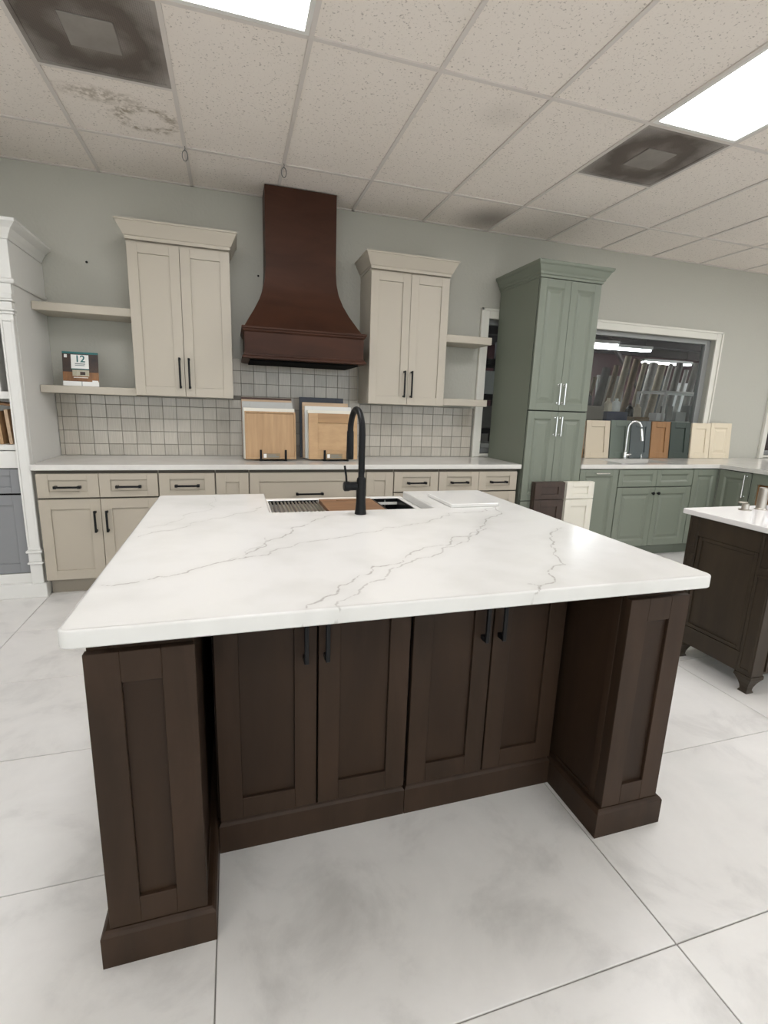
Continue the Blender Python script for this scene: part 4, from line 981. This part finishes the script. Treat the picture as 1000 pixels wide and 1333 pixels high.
# ------------------------------------------------------------------ storeroom behind the windows
SX0, SX1, SY0, SY1, SH = 1.2, 11.5, D+TH, 9.4, 2.78
sbox('floor_storeroom', 'concrete', SX0, SX1, SY0, SY1, -.06, 0)
sbox('ceiling_storeroom', 'darkceil', SX0, SX1, SY0, SY1, SH, SH+.06)
sbox('wall_storeroom_back', 'maroon', SX0, SX1, SY1, SY1+.1, 0, SH)
sbox('wall_storeroom_left', 'wallwhite', SX0-.1, SX0, SY0, SY1+.1, 0, SH)
sbox('wall_storeroom_right', 'maroon', SX1, SX1+.1, SY0, SY1+.1, 0, SH)
for i, y in enumerate((5.4, 6.6, 7.8, 9.0)):
    bm = bmesh.new(); bx(bm, SX0, SX1, y-.05, y+.05, SH-.16, SH-.0005); o = struct('trim_%d' % (i+1), bm, 'beam')
def store_light(x, y, z, ln, rz, lab):
    t = thing('tube_light', lab, 'tube light', (x, y, z), rz, 'storeroom tube lights')
    box('housing', 'white', t, -ln/2, ln/2, -.06, .06, .0, .05); bm = bmesh.new()
    for s in (-.03, .03): tube(bm, [(-ln/2+.02, s, -.016), (ln/2-.02, s, -.016)], .015, 8)
    obj('tubes', bm, 'tube', t)
    each('hanger', 'beam', t, [(-ln/2+.1, -ln/2+.11, -.005, .005, .05, SH-z), (ln/2-.11, ln/2-.1, -.005, .005, .05, SH-z)])
for x, y in ((6.15, 7.0), (5.25, 6.75), (5.05, 7.7), (3.0, 7.3), (8.9, 6.2), (8.6, 8.4), (3.9, 8.9)):  # first three are seen; the rest are added to light the storeroom
    store_light(x, y, 2.44, 1.2, -.05, 'bright tube light hanging in the dark storeroom behind the window')
rng = random.Random(3)
RC_ = [((120, 116, 110), 'grey'), ((176, 164, 144), 'pale tan'), ((70, 67, 64), 'dark grey'), ((190, 187, 180), 'off-white'), ((128, 108, 86), 'brown')]
RM = [mat('carpet_roll_%d' % i, c, .85, var=tuple(int(v*.86) for v in c), scale=(30, 30, 30)) for i, (c, _) in enumerate(RC_)]
def roll(x, y, ln, r, lean, ci):
    bm = bmesh.new(); prof = [(r, 0), (r, ln), (r*.55, ln+.0005), (r*.5, ln-.03)]
    lathe(bm, prof, n=14); o = obj('flooring_roll', bm, RM[ci], None, True)
    tag(o, '%s flooring roll leaning in the storeroom behind the window' % RC_[ci][1], 'roll', 'flooring rolls in the storeroom'); o.location = (x, y, .06); o.rotation_euler = (-.08, lean, 0)
for k in range(17):
    ln = rng.uniform(2.02, 2.22) if k > 2 else rng.uniform(1.82, 1.92)
    roll(4.30+k*.165, 6.05, ln, rng.uniform(.030, .066), .24, (k*2+k//3) % 5)
def carton(x, y, w_, d_, h_, c, rz, lab, grp='boxes in the storeroom', z=0.0):
    t = thing('carton', lab, 'box', (x, y, z+.0002), rz, grp); mm = mat('carton_%d' % int(x*1000), c, .8)
    box('body', mm, t, -w_/2, w_/2, -d_/2, d_/2, 0, h_, b=.004); box('label_sheet', 'paper', t, -w_*.25, w_*.1, -d_/2-.001, -d_/2, h_*.45, h_*.8); box('tape', 'birch', t, -.025, .025, -d_/2, d_/2, h_, h_+.0008)
carton(4.35, 5.5, .42, .35, 1.46, (120, 112, 100), .1, 'tall grey-brown carton behind the linen sample door')
carton(4.82, 5.5, .30, .3, 1.40, (56, 62, 84), -.15, 'navy carton behind the window beside the leaning rolls')
carton(5.18, 5.5, .30, .3, 1.34, (150, 124, 92), .2, 'brown carton behind the window below the leaning rolls')
carton(4.0, 7.0, .5, .5, 1.35, (150, 146, 138), .0, 'pale grey carton behind the sage pantry window side')
for k, (x, y, h_, c, lab) in enumerate(((4.72, 6.55, 1.75, 'white', 'white'), (5.55, 6.62, 1.95, 'paleg', 'pale grey'), (6.35, 6.6, 2.0, 'slate', 'slate grey'), (7.05, 6.6, 1.9, 'white', 'white glossy'))):
    bm = bmesh.new(); bx(bm, 0, .52, 0, .03, 0, h_, b=.003); o = tag(obj('stone_slab', bm, c), lab+' stone slab standing behind the leaning flooring rolls', 'slab', 'stone slabs in the storeroom'); o.location = (x, y, .0202); o.rotation_euler = (-.05, 0, 0)
for k in range(6):
    bm = bmesh.new(); lathe(bm, [(.05, 0), (.055, .01), (.05, .10+.02*(k % 2)), (.022, .14), (.022, .17)], n=12)
    o = tag(obj('supply_jar', bm, ['paper', 'black', 'linen'][k % 3]), ['white', 'black', 'beige'][k % 3]+' supply jar on top of the storeroom cartons', 'jar', 'jars on the storeroom cartons'); o.location = ((4.26, 4.43, 4.76, 4.89, 5.12, 5.25)[k], 5.5, (1.4615, 1.4615, 1.4015, 1.4015, 1.3415, 1.3415)[k])
# framed counter with glass display
dc = thing('display_counter', 'white framed glass display counter with small boxes in the storeroom', 'display case', (5.44, 5.25, 0)); dc.scale = (.82, 1, 1)
boxes('cabinet', 'paleg', dc, [(0, 1.3, 0, .5, 0, 1.30)])
boxes('frame', 'white', dc, [(0, .03, 0, .03, 1.30, 1.665), (1.27, 1.3, 0, .03, 1.30, 1.665), (0, .03, .47, .5, 1.30, 1.665), (1.27, 1.3, .47, .5, 1.30, 1.665), (0, 1.3, 0, .03, 1.665, 1.69), (0, 1.3, .47, .5, 1.665, 1.69), (0, .03, .03, .47, 1.665, 1.69), (1.27, 1.3, .03, .47, 1.665, 1.69)])
box('glass_pane', 'glass', dc, .03, 1.27, .012, .016, 1.30, 1.665)
for k, (x, w_, h_) in enumerate(((5.50, .16, .10), (5.68, .10, .20), (5.84, .18, .13), (6.06, .12, .22), (6.22, .16, .12))):
    bm = bmesh.new(); bx(bm, x, x+w_, 5.42, 5.55, 1.3002, 1.30+h_, b=.004)
    tag(obj('display_box', bm, ['paper', 'concrete', 'paleg', 'slate', 'linen'][k]), ['white low', 'grey tall', 'pale grey low', 'slate tall', 'linen low'][k]+' box inside the storeroom display case', 'box', 'boxes in the display case')
# racking and refrigerator-like shelving seen beside the pantry
sr = thing('storage_rack', 'dark storage rack with white bins seen between pantry and window trim', 'rack', (2.35, 6.0, 0))
boxes('post', 'beam', sr, [(0, .05, 0, .05, 0, 2.3), (1.25, 1.3, 0, .05, 0, 2.3), (0, .05, .5, .55, 0, 2.3), (1.25, 1.3, .5, .55, 0, 2.3)])
for z in (.55, 1.05, 1.5, 1.95): box('rack_shelf', 'beam', sr, 0, 1.3, 0, .55, z, z+.07)
for k in range(9):
    z = (.62, 1.12, 1.57)[k // 3]; x = 2.45+(k % 3)*.38
    bm = bmesh.new(); bx(bm, x, x+.32, 6.04, 6.44, z+.0005, z+.26+.04*((k*5) % 3), b=.01)
    tag(obj('storage_bin', bm, ['paleg', 'white', 'concrete'][(k*2+k//3) % 3]), ['pale grey', 'white', 'grey'][(k*2+k//3) % 3]+' storage bin on the dark rack behind the window', 'bin', 'bins on the storage rack')
# diagonal brace and a lamp of the storeroom
bm = bmesh.new(); tube(bm, [(6.1, 7.35, 2.778), (8.6, 7.35, 0.02)], .04, 8); tag(obj('brace_pole', bm, 'beam'), 'dark diagonal brace pole behind the leaning rolls', 'pole')
